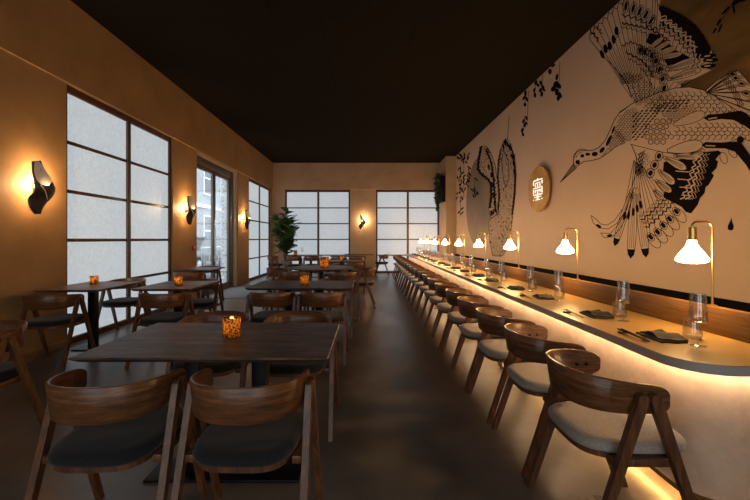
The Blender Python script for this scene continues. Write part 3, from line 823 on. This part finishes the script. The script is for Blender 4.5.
#MURAL_BEGIN
# ------------------------------------------------------------------ painted mural (flat paint on the plaster, coordinates taken on the wall)
class Mural:
    def __init__(s): s.mb = MB(); s.n = 0
    def W(s, p, layer):
        k = XR / (p[0] - 368.0)
        return (XR - .0008 - .0007 * layer, 380 * k, min(1.3 + (239 - p[1]) * k, ZC - .004))
    def poly(s, pts, layer, mi):
        s.mb.add([s.W(p, layer) for p in pts], [list(range(len(pts)))], mi)
    def line(s, pts, layer, w=.6, mi=4):
        for a, b in zip(pts, pts[1:]):
            dx, dy = b[0] - a[0], b[1] - a[1]; q = math.hypot(dx, dy) or 1
            w_ = w * 1.25; nx, ny = -dy / q * w_ / 2, dx / q * w_ / 2
            s.poly([(a[0] + nx, a[1] + ny), (b[0] + nx, b[1] + ny), (b[0] - nx, b[1] - ny), (a[0] - nx, a[1] - ny)], layer, mi)
    def ell(s, c, a, b, ang, layer, mi=1, n=12):
        ca, sa = math.cos(math.radians(ang)), math.sin(math.radians(ang))
        s.poly([(c[0] + a * math.cos(2 * PI * i / n) * ca - b * math.sin(2 * PI * i / n) * sa, c[1] + a * math.cos(2 * PI * i / n) * sa + b * math.sin(2 * PI * i / n) * ca) for i in range(n)], layer, mi)
    def ring(s, c, a, b, ang, layer, w=.5, n=14, arc=(0, 2 * PI), mi=4):
        ca, sa = math.cos(math.radians(ang)), math.sin(math.radians(ang))
        s.line([(c[0] + a * math.cos(t) * ca - b * math.sin(t) * sa, c[1] + a * math.cos(t) * sa + b * math.sin(t) * ca) for t in [arc[0] + (arc[1] - arc[0]) * i / n for i in range(n + 1)]], layer, w, mi)
    def feather(s, p, q, w, layer, fill=0, tip=None, veins=3, lw=.5, edge=4):
        s.n += 1; layer += (s.n % 5) * .09
        dx, dy = q[0] - p[0], q[1] - p[1]; L = math.hypot(dx, dy); ux, uy = dx / L, dy / L; nx, ny = -uy, ux
        prof = [(0, .25), (.25, .7), (.55, 1), (.8, .95), (.93, .6), (1, 0)]
        P = lambda t, f: (p[0] + ux * L * t + nx * w / 2 * f, p[1] + uy * L * t + ny * w / 2 * f)
        out = [P(t, f) for t, f in prof] + [P(t, -f) for t, f in prof[-2::-1]]
        s.poly(out, layer, fill)
        if edge is not None: s.line(out + out[:1], layer + .5, lw, edge)
        for k in range(veins):
            f = 0 if veins == 1 else -.5 + k / (veins - 1)
            s.line([P(.08, f * .4), P(.85, f)], layer + .5, lw * .7)
        if tip: s.poly([P(1 - tip, .95), P(1 - tip * .4, .72), P(1, 0), P(1 - tip * .4, -.72), P(1 - tip, -.95)], layer + .6, 1)
    def zig(s, pts, amp, step, layer, w, mi):
        r = []; d = 0
        for a, b in zip(pts, pts[1:]):
            L = math.dist(a, b); n = max(1, round(L / step)); nx, ny = -(b[1] - a[1]) / L, (b[0] - a[0]) / L
            for i in range(n):
                t = i / n; sg_ = amp if len(r) % 2 else -amp
                r.append((a[0] + (b[0] - a[0]) * t + nx * sg_, a[1] + (b[1] - a[1]) * t + ny * sg_))
        s.line(r, layer, w, mi)
    def scales(s, region, st, layer, size, ang=0, w=.45, jit=.25, rnd=random):
        xs = [p[0] for p in region]; ys = [p[1] for p in region]
        y = min(ys); row = 0
        while y < max(ys):
            x = min(xs) + (row % 2) * st * .5
            while x < max(xs):
                c = (x + rnd.uniform(-jit, jit), y + rnd.uniform(-jit, jit))
                if inside(c, region): s.ring(c, size, size * .8, ang, layer, w, 5, (-PI / 2, PI / 2))
                x += st
            y += st * .62; row += 1
    def grid_pts(s, region, sx, sy):
        xs = [p[0] for p in region]; ys = [p[1] for p in region]; o = []; y = min(ys); row = 0
        while y < max(ys):
            x = min(xs) + (row % 2) * sx * .5
            while x < max(xs):
                if inside((x, y), region): o.append((x, y))
                x += sx
            y += sy; row += 1
        return o
    def build(s, name, label):
        o = s.mb.build(name, [M['peach'], M['ink'], M['muralbrown'], M['muralgrey'], M['inkline']], None, 0)
        return tag(o, label, 'mural')
def inside(p, poly):
    c = False; j = len(poly) - 1
    for i in range(len(poly)):
        a, b = poly[i], poly[j]
        if (a[1] > p[1]) != (b[1] > p[1]) and p[0] < (b[0] - a[0]) * (p[1] - a[1]) / (b[1] - a[1]) + a[0]: c = not c
        j = i
    return c
def along(pts, t):
    L = [0]
    for a, b in zip(pts, pts[1:]): L.append(L[-1] + math.dist(a, b))
    d = max(0, min(1, t)) * L[-1]
    for i in range(len(pts) - 1):
        if d <= L[i + 1] or i == len(pts) - 2:
            f = (d - L[i]) / (L[i + 1] - L[i]); return (pts[i][0] + f * (pts[i + 1][0] - pts[i][0]), pts[i][1] + f * (pts[i + 1][1] - pts[i][1]))
rm = random.Random(3)
# gold brown sun disc
b = MB(); n = 72
pts = [(2.92 + 1.16 * math.cos(2 * PI * i / n), 3.36 + 1.12 * math.sin(2 * PI * i / n)) for i in range(n)]
b.add([(XR - .0006, p[0], min(p[1], ZC - .003)) for p in pts], [list(range(n))]); 
tag(b.build('disc_wall_art', M['muralbrown'], None, 0), 'gold brown brushed disc painted behind the big crane under the ceiling', 'mural')

m = Mural()
# --- upper wing
I = [(632, 98), (640, 106), (650, 101), (662, 95), (678, 90)]
O = [(588, 37), (594, 28), (604, 17), (619, 2), (636, -12), (654, -12), (659, 4), (667, 13), (684, 20), (697, 31), (706, 42), (712, 49), (716, 57), (710, 69), (694, 79)]
def Pw(t, r):
    a, c = along(I, t), along(O, t); return (a[0] + (c[0] - a[0]) * r, a[1] + (c[1] - a[1]) * r)
NF = 30
fan = []
for i in range(NF):
    t0, t1 = i / NF, (i + 1) / NF
    fan += [Pw(t0, .955), Pw((t0 + t1) / 2, 1.0)]
m.poly([(600, 52), (617, 70), (627, 84)][::-1] + fan + [Pw(1, .95)] + [along(I, 1 - k / 12) for k in range(13)], 1, 0)
m.line(fan + [Pw(1, .95)], 2, .6)
m.line([Pw(0, .95), (600, 52), (617, 70), (627, 84), (632, 98)], 2, .6)
for i in range(1, NF * 2):
    t = i / (NF * 2)
    m.line([Pw(t, .22), Pw(t, .955 if i % 2 == 0 else .62)], 2, .5 if i % 2 == 0 else .35)
for c in [(602.5, 54.3), (605.8, 48.8), (610, 45.8), (613.9, 39.3), (616.8, 30.8)]:
    m.ell(c, 2.1, 4.6, -20 + (c[0] - 602) * 1.2, 5)
for k, c in enumerate([(626.2, 6.3), (633.5, 8.3), (640, 11.3), (646.3, 14.6), (651.6, 20.6)]):
    m.ell(c, 1.5, 5.0, 8 + k * 7, 5); m.ring(c, 3.0, 6.6, 8 + k * 7, 4, .5)
for k, c in enumerate([(640.6, 50.3), (645.5, 52.5), (652, 55.5), (656.5, 60.8), (660.2, 69), (664.5, 88), (663, 79)]):
    m.ell(c, 1.9, 3.1, 5 + k * 4, 5); m.ring(c, 3.1, 4.8, 5 + k * 4, 4, .6)
for z, am, st, w_ in [([(622, 15), (632, 17), (641, 20), (650, 27), (662, 30)], 1.6, 3, .9), ([(622, 23), (632, 25), (642, 27), (650, 29), (660, 34), (672, 43)], 1.2, 2.6, 1.1),
                      ([(622, 27), (633, 29), (643, 32), (652, 37)], 1.1, 2.4, .5), ([(622, 46), (631, 42), (640, 45), (648, 49), (658, 55)], 1.2, 2.4, .7), ([(626, 52), (634, 56), (644, 62), (650, 70), (655, 80)], 1.2, 2.6, 1.0),
                      ([(628, 58), (636, 62), (643, 69), (649, 78), (653, 88)], 1.0, 2.2, .6), ([(606, 50), (612, 45), (617, 38), (621, 30)], .8, 2, .5), ([(590, 30), (596, 36), (600, 44)], 1.6, 2.6, 1.0), ([(594, 25), (600, 30), (603, 36)], 1.4, 2.2, .7)]:
    m.zig(z, am, st, 5, w_, 1)
for k in range(5):
    m.zig([Pw(.30 + .0 * k, .30 + .05 * k), Pw(.5, .30 + .05 * k), Pw(.75, .30 + .05 * k)], .8, 2.1, 3, .5, 4)
# dark outer band with scalloped edge
oc = [(661, 9), (670, 13), (682, 19), (694, 28), (703, 40), (709, 52)]
ic = [(660, 26), (671, 30), (680, 38), (688, 46), (694, 55), (700, 60)]
for i in range(12):
    m.poly([along(oc, i / 12), along(oc, (i + 1) / 12), along(ic, (i + 1) / 12), along(ic, i / 12)], 4, 1)
wroot = [(618, 72), (640, 74), (652, 84), (662, 92), (676, 92), (664, 98), (648, 102), (636, 106), (630, 90)]
m.poly([(606, 57), (617, 70), (627, 84), (632, 100), (640, 108), (664, 100), (684, 92), (680, 80), (650, 60)], .6, 0)
m.scales(wroot, 3.2, 3, 1.7, 40, .45, .5, rm)
for k in range(12): m.line([Pw(k / 12, .28), Pw(k / 12, -.0)], 2.5, .4)
for i in range(11):
    c = along(oc, (i + .5) / 11); m.ell(c, 3.6, 5.6, -50 + 5 * i, 4.15 + .12 * (i % 3))
m.poly([(646, 42), (650, 33), (660, 35), (672, 46), (668, 52), (656, 48)], 4, 1)
m.poly([(663, 57), (676, 50), (688, 56), (694, 61), (680, 62), (668, 66)], 4, 1)
m.poly([(668, 72), (686, 70), (702, 68), (712, 70), (694, 79), (672, 82)], 3.5, 0)
for dz, w_ in ((-1.6, .8), (-.5, 1.5), (1.1, .8), (2.2, 1.2)):
    m.zig([(660 + dz * .6, 20 + dz * 4.2), (670 + dz, 26 + dz * 4.2), (680 + dz, 34 + dz * 4), (690, 43 + dz * 3.6), (698, 54 + dz * 2.0)], 2.0, 3.2, 5.4, w_, 0)
m.zig([(659, 26), (669, 33), (679, 41), (687, 49), (693, 57)], 1.6, 3.2, 5.8, .8, 1)
for p, q, w_ in [((648, 50), (664, 37), 4.5), ((652, 52), (671, 41), 4.5), ((656, 55), (677, 47), 5), ((659, 59), (683, 53), 5)]:
    m.feather(p, q, w_, 6, 0, None, 3, .4)
m.feather((666, 70), (700, 59), 8, 6, 0, None, 4, .5); m.feather((668, 80), (702, 69), 7, 6, 0, None, 4, .5)
for c, a in [((709, 56), -8), ((711, 60), -2), ((709, 66), -6)]: m.ell(c, 8, 2.3, a, 6); m.ell((c[0] - 1, c[1]), 3.5, .8, a, 7.5, 0)
for k in range(5): m.zig([(692 + 2 * k, 53 + k * .4), (694 + 2 * k, 61), (690 + 2 * k, 70)], 1.3, 3, 7.5, .7, k % 2)
for k in range(4): m.line([(684 + 3.2 * k, 74.5 - k * .6), (686 + 3.2 * k, 78.5 - k * .6)], 7.5, 1.1, 0)
# --- tail
root = (706, 93)
tp = [(731, 73), (738.5, 70.5), (744, 76), (750, 83), (757, 92), (762, 104), (764, 116)]
m.poly([(704, 92), (718, 80)] + tp + [(752, 124), (735, 112), (718, 98)], 2, 0)
m.line([(704, 92), (718, 80)] + tp, 3, .6)
for t in tp:
    for f in (-1.2, 0, 1.2): m.line([root, (t[0] + f, t[1] + f)], 3, .4)
for c in [(733, 74), (736, 78), (742, 83.5), (746.5, 93.5), (752, 100)]: m.ell(c, 2.3, 1.5, 20, 4); m.ring(c, 4, 2.8, 20, 4, .5)
for k in range(3): m.zig([(728 - 2 * k, 78 + k), (733 - 2 * k, 85 + k), (739 - 2 * k, 94 + k), (745 - 2 * k, 108 + k)], 1.0, 2.2, 4, .6, 1)
# --- neck, head, body
neck = [(573.5, 166), (574, 158), (576.5, 152.5), (581, 150.2), (587, 150.5), (593, 150.5), (599, 147.5), (605, 141), (610, 131), (614, 121), (620, 112), (632, 104), (650, 118), (634, 146), (626, 142.5), (617, 146), (608, 153), (600, 158.5), (592, 160.5), (584, 161.5), (578, 166)]
m.poly(neck, 2, 0); m.line(neck[:12], 3, .6); m.line(neck[14:] + neck[:1], 3, .6)
m.poly([(574.2, 163), (560.5, 182.3), (577, 167.5)], 2, 3); m.line([(574.2, 163), (560.5, 182.3), (577, 167.5)], 3, .6); m.line([(575.5, 166), (560.5, 182.3)], 3, .4)
m.line([(573.5, 163), (574, 155), (578, 150), (582, 148.8), (588, 150.4)], 3, .5); m.line([(576, 158), (578, 154), (583, 151.5)], 3, .5)
m.ell((578, 162.2), 2.4, 2.4, 0, 4)
for c, a, b_, g_ in [((582.5, 155.9), 2.1, 1.8, -20), ((588, 154.3), 2.6, 1.6, 0), ((595, 154), 3.2, 2.3, -10), ((602.4, 150), 3.6, 2.0, -50), ((609.2, 140.5), 6.4, 1.7, -64), ((613.5, 130), 4.5, 1.0, -70)]: m.ell(c, a, b_, g_, 4)
m.scales([(596, 160), (610, 150), (620, 143), (628, 140), (616, 128), (611, 138), (606, 149)], 2.6, 4, 1.2, 90, .4, .2, rm)
m.scales([(612, 132), (620, 114), (632, 106), (640, 112), (632, 140), (622, 142)], 3.0, 4, 1.4, 60, .4, .3, rm)
body = [(620, 113), (632, 104), (646, 98), (660, 92), (676, 88), (690, 87), (704, 90), (714, 95), (724, 102), (738, 111), (752, 122), (752, 142), (742, 137), (730, 142), (704, 145), (692, 152), (676, 154), (662, 152), (646, 148), (630, 144)]
m.poly(body, 3, 0); m.line(body[:11], 5, .6); m.line(body[11:], 5, .5)
up = [(646, 100), (676, 90), (706, 92), (738, 113), (705, 114), (690, 104), (672, 112), (652, 112)]
m.scales(up, 6.2, 4, 3.4, 20, .55, .5, rm)
m.scales([(640, 107), (660, 96), (676, 100), (655, 112)], 4, 4, 2.2, 30, .45, .4, rm)
lw_ = [(665, 132), (690, 126), (720, 122), (750, 128), (750, 140), (705, 140), (668, 140)]
m.scales(lw_, 6.0, 4, 3.2, 0, .55, .4, rm)
for p in m.grid_pts([(632, 114), (648, 109), (672, 101), (694, 98), (690, 104), (662, 113), (650, 124), (646, 138), (634, 140)], 4.2, 2.6): m.ell((p[0] + rm.uniform(-.4, .4), p[1]), 1.7, .75, -32, 5, 1, 8)
for p in m.grid_pts([(648, 126), (662, 116), (676, 117), (668, 128), (666, 147), (648, 145)], 6.2, 5.2): m.ring(p, 2.5, 2.3, 0, 5, .6)
for p in m.grid_pts([(660, 114), (690, 104), (700, 110), (676, 124)], 3.2, 2.4): m.ring(p, 1.0, .8, 0, 5, .4, 6)
m.feather((674, 125), (706, 113), 10, 6, 0, None, 0, .5); m.feather((668, 151), (704, 144), 12, 6, 0, None, 0, .6)
for p in m.grid_pts([(682, 118), (700, 113), (694, 121), (682, 125)], 2.2, 1.6) + m.grid_pts([(676, 148), (698, 143), (694, 150), (678, 152)], 2.2, 1.6): m.ell(p, .35, .35, 0, 7.2, 4, 5)
m.poly([(704, 118), (709, 114.5), (722, 113.5), (741, 110.5), (747, 113), (753, 119), (753, 131), (744, 125), (734, 120), (722, 119), (709, 121)], 7.5, 1); m.line([(709, 119), (718, 117.5)], 8.2, .9, 0)
m.poly([(702, 145), (706, 142), (722, 142.5), (737, 141.5), (742, 142.5), (753, 158), (753, 175), (746, 164), (736, 152), (726, 148.5), (706, 148)], 7.5, 1); m.ell((741, 139.6), 3.6, 3.6, 0, 7.6); m.line([(706, 145.5), (716, 146)], 8.2, .9, 0)
# --- lower wing
lwp = [(631, 143), (637, 158), (636, 172), (631, 192), (624, 210), (640, 232), (652, 240), (664, 232), (676, 222), (688, 212), (700, 196), (708, 182), (716, 164), (720, 153), (704, 147), (676, 153), (650, 148)]
m.poly(lwp, 1, 0); m.line(lwp[:5], 2, .6)
for k in range(11):
    t = k / 10; a = (634 + 8 * t, 160 + 6 * t); q = along([(624, 210), (640, 230), (652, 238), (668, 224), (680, 212)], t); m.line([a, q], 2, .45)
def curved(pts, w0, w1):
    n = len(pts); Lft = []; Rgt = []
    for i, p in enumerate(pts):
        a, c = pts[max(i - 1, 0)], pts[min(i + 1, n - 1)]; L = math.dist(a, c); nx, ny = -(c[1] - a[1]) / L, (c[0] - a[0]) / L
        w = w0 + (w1 - w0) * i / (n - 1)
        if i == n - 1: w = .2
        Lft.append((p[0] + nx * w / 2, p[1] + ny * w / 2)); Rgt.append((p[0] - nx * w / 2, p[1] - ny * w / 2))
    return Lft + Rgt[::-1]
for pts in ([(632, 190), (625, 209), (616, 222), (608, 227), (600, 226), (595, 221), (591.5, 215.5)], [(633, 192), (627, 212), (620, 226), (612, 235), (605, 235.5), (601, 233)]):
    o = curved(pts, 3, 5); ly = 3 if pts[0][0] < 632.5 else 3.25; m.poly(o, ly, 0); m.line(o + o[:1], 4 + ly * .1, .5)
m.ell((599, 226), 3, 1.4, 30, 5); m.ell((610, 235.5), 3, 1.4, -10, 5)
for q, w_ in [((615, 246), 7), ((631, 258.5), 8.5), ((646.5, 257.5), 8.5)]:
    m.feather((635 + (q[0] - 631) * .15, 188), q, w_, 3.6, 0, .13, 3, .45)
for k, c in enumerate([(625, 215.7), (629, 215.5), (633.6, 212), (637.5, 208.5), (641, 204.6)]): m.ell(c, 1.5, 4.4, 14 - k * 6, 6)
for k, c in enumerate([(651, 237), (658, 232), (663.7, 225.3), (670, 219), (676.8, 211.5)]):
    a = -62 + k * 6 - 0
    d = (math.cos(math.radians(45)), math.sin(math.radians(45)))
    e = (c[0] + 3.5, c[1] + 4.0)
    m.ell(e, 8.5, 4.6, 50, 1.5 + .1 * k, 0); m.ring(e, 8.5, 4.6, 50, 3, .5); m.ell(c, 3.3, 1.9, 50, 5); m.ring(c, 4.8, 3.2, 50, 5, .5)
for dz, w_ in ((0, 1.0), (4, .6), (7.5, .9), (11, .5)):
    m.zig([(646 - dz * .6, 228 - dz), (654 - dz * .6, 222 - dz), (662 - dz * .6, 214 - dz), (670 - dz * .6, 207 - dz), (676 - dz * .6, 199 - dz)], 1.5, 3, 4, w_, 1)
for p in m.grid_pts([(640, 222), (660, 200), (670, 203), (650, 224)], 2.4, 1.8): m.ell(p, .45, .45, 0, 5, 1, 6)
blk = [(664, 162), (688, 158), (704, 152), (719, 150.5), (721.5, 152.5), (716, 159.5), (718.5, 161.5), (717, 168), (712, 173), (714.5, 175.5), (709, 185), (706, 187), (705, 193), (700.5, 198), (698, 205), (691.5, 213.5), (686, 212), (682, 207), (663, 197), (668, 186), (663, 176)]
m.poly(blk, 4, 1)
for p, q, w_ in [((664, 157), (687, 169), 8), ((659, 170), (675, 184), 8), ((656, 180), (672, 192), 7), ((654, 190), (664, 199), 6), ((674, 156), (701, 156.5), 7), ((690, 154), (705, 150), 5)]: m.feather(p, q, w_, 5, 0, None, 4, .5)
for k in range(4): m.line([(676 + 2 * k, 171 + 8 * k), (689 + k * 1.0, 172 + 8 * k), (697 - k * 1.5, 168 + 8 * k)], 5, .7, 0)
for dx, w_ in ((-7, .9), (-2, 1.1), (1.5, .9), (4.5, .7)):
    m.zig([(704 + dx, 153), (701 + dx, 168), (696 + dx, 184), (688 + dx, 203)], 1.9, 3.2, 6, w_, 0)
for dx in (0, 3.2): m.zig([(705 + dx, 153), (702 + dx, 168), (697 + dx, 184), (689 + dx, 203)], 1.9, 3.2, 6.6, .5, 1)
m.ring((724, 158), 3.5, 6, -20, 3, .5); m.ring((733, 153), 3, 5.5, -40, 3, .5); m.ring((742, 150), 3, 5, -50, 3, .5)
for c in [(659.5, 156), (655, 165), (651, 173)]: m.ell(c, 2.3, 3.0, 20, 6); m.ring(c, 3.8, 4.8, 20, 6, .6)
for k in range(4): m.zig([(645 - k * 1.6, 150 + k), (643 - k * 1.6, 162 + k), (641 - k * 1.2, 176 + k)], .9, 2.2, 4, .5 + .15 * (k % 2), 1)
m.scales([(636, 152), (650, 150), (648, 172), (640, 178), (636, 170)], 4.2, 3, 2, 100, .35, .4, rm)
m.build('crane_wall_art', 'large flying crane painted in black line work on the mural wall')
d = Mural(); d.poly([(731.6, 217.5), (732.4, 222), (734, 226), (733.5, 229.5), (730.5, 230.8), (727.8, 229), (728, 225.5), (730, 222)], 1, 1)
d.build('drop_wall_art', 'single black drop painted above the first brass lamp')
# bamboo leaves on the gold disc
d = Mural()
for c, a, b_, g_ in [((726, 10.5), 6, 1.3, -48), ((734, 9), 4.5, 1.3, 80), ((736, 2), 5, 2.4, -35), ((743, 0), 5, 1.8, -20), ((719, 22), 4.5, 1.2, -58), ((715, 30.5), 3.5, 1.2, -60), ((720.5, 28), 5, 1.1, -68)]: d.ell(c, a, b_, g_, 2)
d.line([(748, -6), (733, 4), (722, 20), (718, 27)], 1.5, .6, 1)
d.build('bamboo_wall_art', 'small black bamboo sprig painted on the gold brown disc')
# hanging sprigs below the ceiling
def sprig(pts, stems, label):
    d = Mural()
    for c, a, b_, g_ in pts: d.ell(c, a, b_, g_, 1.5)
    for s_ in stems: d.line(s_, 1, .4)
    d.build('leaf_sprig_wall_art', label)
sprig([((525.5, 93), 1.4, 3.4, 0), ((524.3, 97.5), 1.2, 3.2, 30), ((526.8, 99), 1.2, 3, -25), ((525, 104.5), 1.4, 2.2, 0), ((526.5, 118), 1.0, 2.4, -20), ((523.7, 121), 1.2, 2.6, 25), ((525, 125), 1.2, 2.6, 0), ((522.5, 130), 1.4, 2.6, 20), ((523, 134), 1.1, 2.6, -20), ((526.5, 123), .9, 2.2, -30)],
      [[(526, 89), (525, 106)], [(528.5, 91), (527.5, 121)], [(525, 116), (522, 136)]], 'hanging leaf sprig painted under the ceiling, farther from the big crane')
sprig([((536, 82.5), 1.6, 2.6, 20), ((538, 85), 1.4, 2.4, -40), ((534.5, 90), 1.2, 2.6, 20), ((535, 95), 1.4, 2.8, 0), ((541, 83), 1.5, 2.8, -20), ((543, 87), 1.4, 2.6, -30), ((540.5, 90), 1.4, 2.6, 30), ((541.8, 94), 1.5, 2.8, 0), ((544, 90), 1.2, 2, -60)],
      [[(536, 79), (534.5, 97)], [(543, 75), (541, 97)]], 'twin leaf sprig painted under the ceiling between two other sprigs')
sprig([((550, 71.5), 1.9, 3.0, 0), ((553, 65), 2.0, 2.6, 50), ((557, 77), 1.4, 3.4, 10), ((556, 84), 2.4, 3.4, 30), ((559, 86), 2.2, 3.2, -30), ((553.5, 89), 2.4, 3.0, 40), ((557, 92), 2.2, 3.6, 0), ((560, 95), 1.8, 3.4, -25), ((558.5, 98), 1.8, 3.0, 10), ((555.5, 86), 2, 3, 60)],
      [[(560, 61), (559, 84)], [(557, 75), (558, 98)]], 'largest leaf sprig painted under the ceiling, beside the big crane')
# second crane and grey brown disc farther down the wall
b = MB(); n = 64
b.add([(XR - .0006, 10.6 + 1.28 * math.cos(2 * PI * i / n), 2.33 + 1.25 * math.sin(2 * PI * i / n)) for i in range(n)], [list(range(n))])
tag(b.build('disc_wall_art', M['muralgrey'], None, 0), 'grey brown disc painted behind the far crane at the lamps', 'mural')
m = Mural()
wing = [(498, 149), (503, 145), (508, 148), (512, 156), (516, 166), (518, 180), (522, 200), (521, 214), (516, 220), (513, 212), (512, 196), (508, 184), (502, 172), (495, 164)]
def sh(pts, s=1.0): return pts
w1 = [(496, 147), (501, 145), (506, 150), (512, 156), (516, 168), (520, 190), (522, 205), (519, 217), (514, 218), (512.5, 205), (513, 190), (510, 179), (503, 173), (498, 171), (495, 166), (497, 156)]
b1 = [(536, 156), (541, 150), (546, 152), (551, 162), (555, 176), (556, 195), (554, 212), (550, 228), (544, 240), (524, 240), (526, 222), (533, 210), (530, 196), (527, 182), (530, 166)]
conv = lambda P: [(450 + (x - 450) * .62 + 0, y) for x, y in P]
w1 = [(490.5, 169), (494, 166), (497, 166), (500, 170), (505, 174), (510, 182), (513, 193), (515, 205)]
def z8(P): return [(450 + x / 3.85, 110 + y / 3.846) for x, y in P]
wingL = z8([(120, 138), (140, 140), (158, 165), (175, 215), (183, 270), (188, 350), (186, 400), (160, 415), (150, 385), (158, 330), (156, 275), (140, 262), (120, 250), (106, 225), (110, 180)])
bodyL = z8([(195, 150), (208, 118), (222, 112), (236, 140), (250, 185), (256, 250), (252, 330), (240, 420), (232, 500), (205, 560), (165, 560), (152, 500), (150, 430), (180, 400), (190, 330), (183, 240), (186, 190)])
m.poly(wingL, 1, 0); m.poly(bodyL, 1, 0)
m.line(wingL + wingL[:1], 3, .5); m.line(bodyL + bodyL[:1], 3, .4)
m.scales(wingL, 2.6, 2, 1.2, 100, .3, .3, rm); m.scales(bodyL, 2.4, 2, 1.2, 90, .3, .4, rm)
for reg, st in ((wingL, 3.0), (bodyL, 3.6)):
    for p in m.grid_pts(reg, st, st * 1.15):
        if rm.random() < .55: m.ell((p[0] + rm.uniform(-.8, .8), p[1] + rm.uniform(-1, 1)), rm.uniform(.25, .55), rm.uniform(.8, 1.9), rm.uniform(-40, 30), 4.5, 1, 7)
m.zig(z8([(120, 140), (112, 185), (108, 225), (122, 248), (142, 262), (158, 280), (160, 330), (152, 385)]), 1.0, 2.0, 4, 1.7, 1)
m.zig(z8([(140, 150), (160, 205), (168, 260), (172, 320), (176, 375), (160, 408)]), .9, 1.8, 4, 1.4, 1)
m.zig(z8([(196, 152), (188, 200), (185, 260), (192, 330), (184, 390)]), .8, 2, 4, 1.0, 1)
m.zig(z8([(232, 130), (246, 180), (252, 250), (248, 330), (238, 410)]), .7, 2, 4, 1.2, 1)
for p in z8([(150, 220), (160, 250), (165, 290), (168, 330), (172, 360), (160, 395), (176, 385)]): m.ell(p, 1.1, 3.0, -10, 4.2)
m.line(z8([(205, 150), (200, 200), (205, 260), (215, 300), (228, 260), (226, 200), (205, 150)]), 3, .5)
for p in z8([(212, 128), (216, 120), (206, 140), (240, 180), (246, 210), (248, 240), (222, 132), (230, 145)]): m.ell(p, 1.0, 3.0, -15, 4.2)
m.line(z8([(222, 112), (228, 20)]), 3, .4)
m.build('crane_wall_art', 'far crane with folded wing painted over the grey brown disc')
for q, (bx_, lab) in enumerate(((z8([(30, 170), (78, 160), (76, 290), (30, 340)]), 'dense black leaf spray painted at the far end of the mural wall'), (z8([(28, 340), (50, 330), (50, 410), (34, 400)]), 'thin tail of black leaves painted low at the far end of the mural'), (z8([(82, 285), (100, 260), (104, 345), (88, 345)]), 'black leaf cluster painted on the grey brown disc'))):
    d = Mural()
    for p in d.grid_pts(bx_, 2.6, 2.6):
        if rm.random() < .42 + .3 * math.sin(p[1] * .35): continue
        d.ell((p[0] + rm.uniform(-1.2, 1.2), p[1] + rm.uniform(-1, 1)), rm.uniform(.5, 1.0), rm.uniform(1.5, 2.6), rm.uniform(-50, 50), 2)
    xc = sum(p[0] for p in bx_) / 4; d.line([(xc, min(p[1] for p in bx_)), (xc, max(p[1] for p in bx_))], 1, .35)
    d.build('leaf_sprig_wall_art', lab)
#MURAL_END
# ------------------------------------------------------------------ round lit sign
sg = empty('round_sign', (XR, 6.70, 2.18))
def disc_prism(mb, r, x0, x1, n=48, mi=0):
    mb.prism([(r * math.cos(2 * PI * i / n), r * math.sin(2 * PI * i / n)) for i in range(n)], 'x', x0, x1, mi)
b = MB(); disc_prism(b, .40, -.075, -.045); b.build('disc', M['sign_disc'], sg)
b = MB(); disc_prism(b, .30, -.0445, -.001); b.build('spacer', M['blackmetal'], sg)
g = MB(); U = .0355
def stroke(y0, y1, z0, z1):      # y grows to the far end (seen to the viewer's left); flip so the glyph reads from the aisle
    e = .15; g.box(-.083, -.0755, -(y0 + e) * 1.3 * U, -(y1 - e) * 1.3 * U, (z0 + e) * U - .005, (z1 - e) * U - .005)
for a in [(-4, 4, 4.3, 5), (-.4, .4, 4.3, 5.6), (-4, -3.3, 2.2, 4.3), (3.3, 4, 2.2, 4.3), (-2.3, 2.3, 3.0, 3.6), (-2.3, -1.7, 1.2, 3.0), (1.7, 2.3, 1.2, 3.0), (-.35, .35, .9, 3.0),
          (-4, 4, .5, 1.15), (-4, -3.3, -2.2, .5), (-2.4, -1.7, -1.6, -.1), (-.4, .4, -2.6, -.1), (1.7, 2.4, -1.6, -.1), (3.3, 4, -2.2, .5), (-2.4, 2.4, -.75, -.1), (-4, 4, -2.9, -2.25),
          (-3, 3, -4.0, -3.4), (-.4, .4, -5.4, -2.9), (-4, -3.2, -5.4, -4.6), (3.2, 4, -5.4, -4.6), (-2.2, 2.2, -5.4, -4.8)]:
    stroke(*a)
g.build('lit_glyph', M['glyph'], sg)
tag(sg, 'round gilded wooden sign with glowing square character on the mural wall', 'sign')

# ------------------------------------------------------------------ light, sky, camera
w = bpy.data.worlds.new('overcast_sky'); bpy.context.scene.world = w; w.use_nodes = True
bg = w.node_tree.nodes['Background']; bg.inputs[0].default_value = (.80, .90, 1.0, 1); bg.inputs[1].default_value = 5.2

cam = bpy.data.cameras.new('camera'); co = bpy.data.objects.new('camera', cam); C.objects.link(co)
cam.sensor_width = 36; cam.lens = 36 * 380 / 750; cam.shift_x = 7 / 750; cam.shift_y = -11 / 750; cam.clip_start = .05; cam.clip_end = 200
co.location = (0, 0, 1.3); co.rotation_euler = (PI / 2, 0, 0)
sc = bpy.context.scene; sc.camera = co
sc.view_settings.view_transform = 'Standard'; sc.view_settings.look = 'None'; sc.view_settings.gamma = 1; sc.view_settings.use_curve_mapping = False
sc.view_settings.exposure = .22
try:
    sc.cycles.use_denoising = True; sc.cycles.max_bounces = 8; sc.cycles.diffuse_bounces = 4; sc.cycles.transparent_max_bounces = 24
    sc.cycles.sample_clamp_indirect = 6; sc.cycles.caustics_reflective = False; sc.cycles.caustics_refractive = False; sc.cycles.use_light_tree = True
except Exception: pass
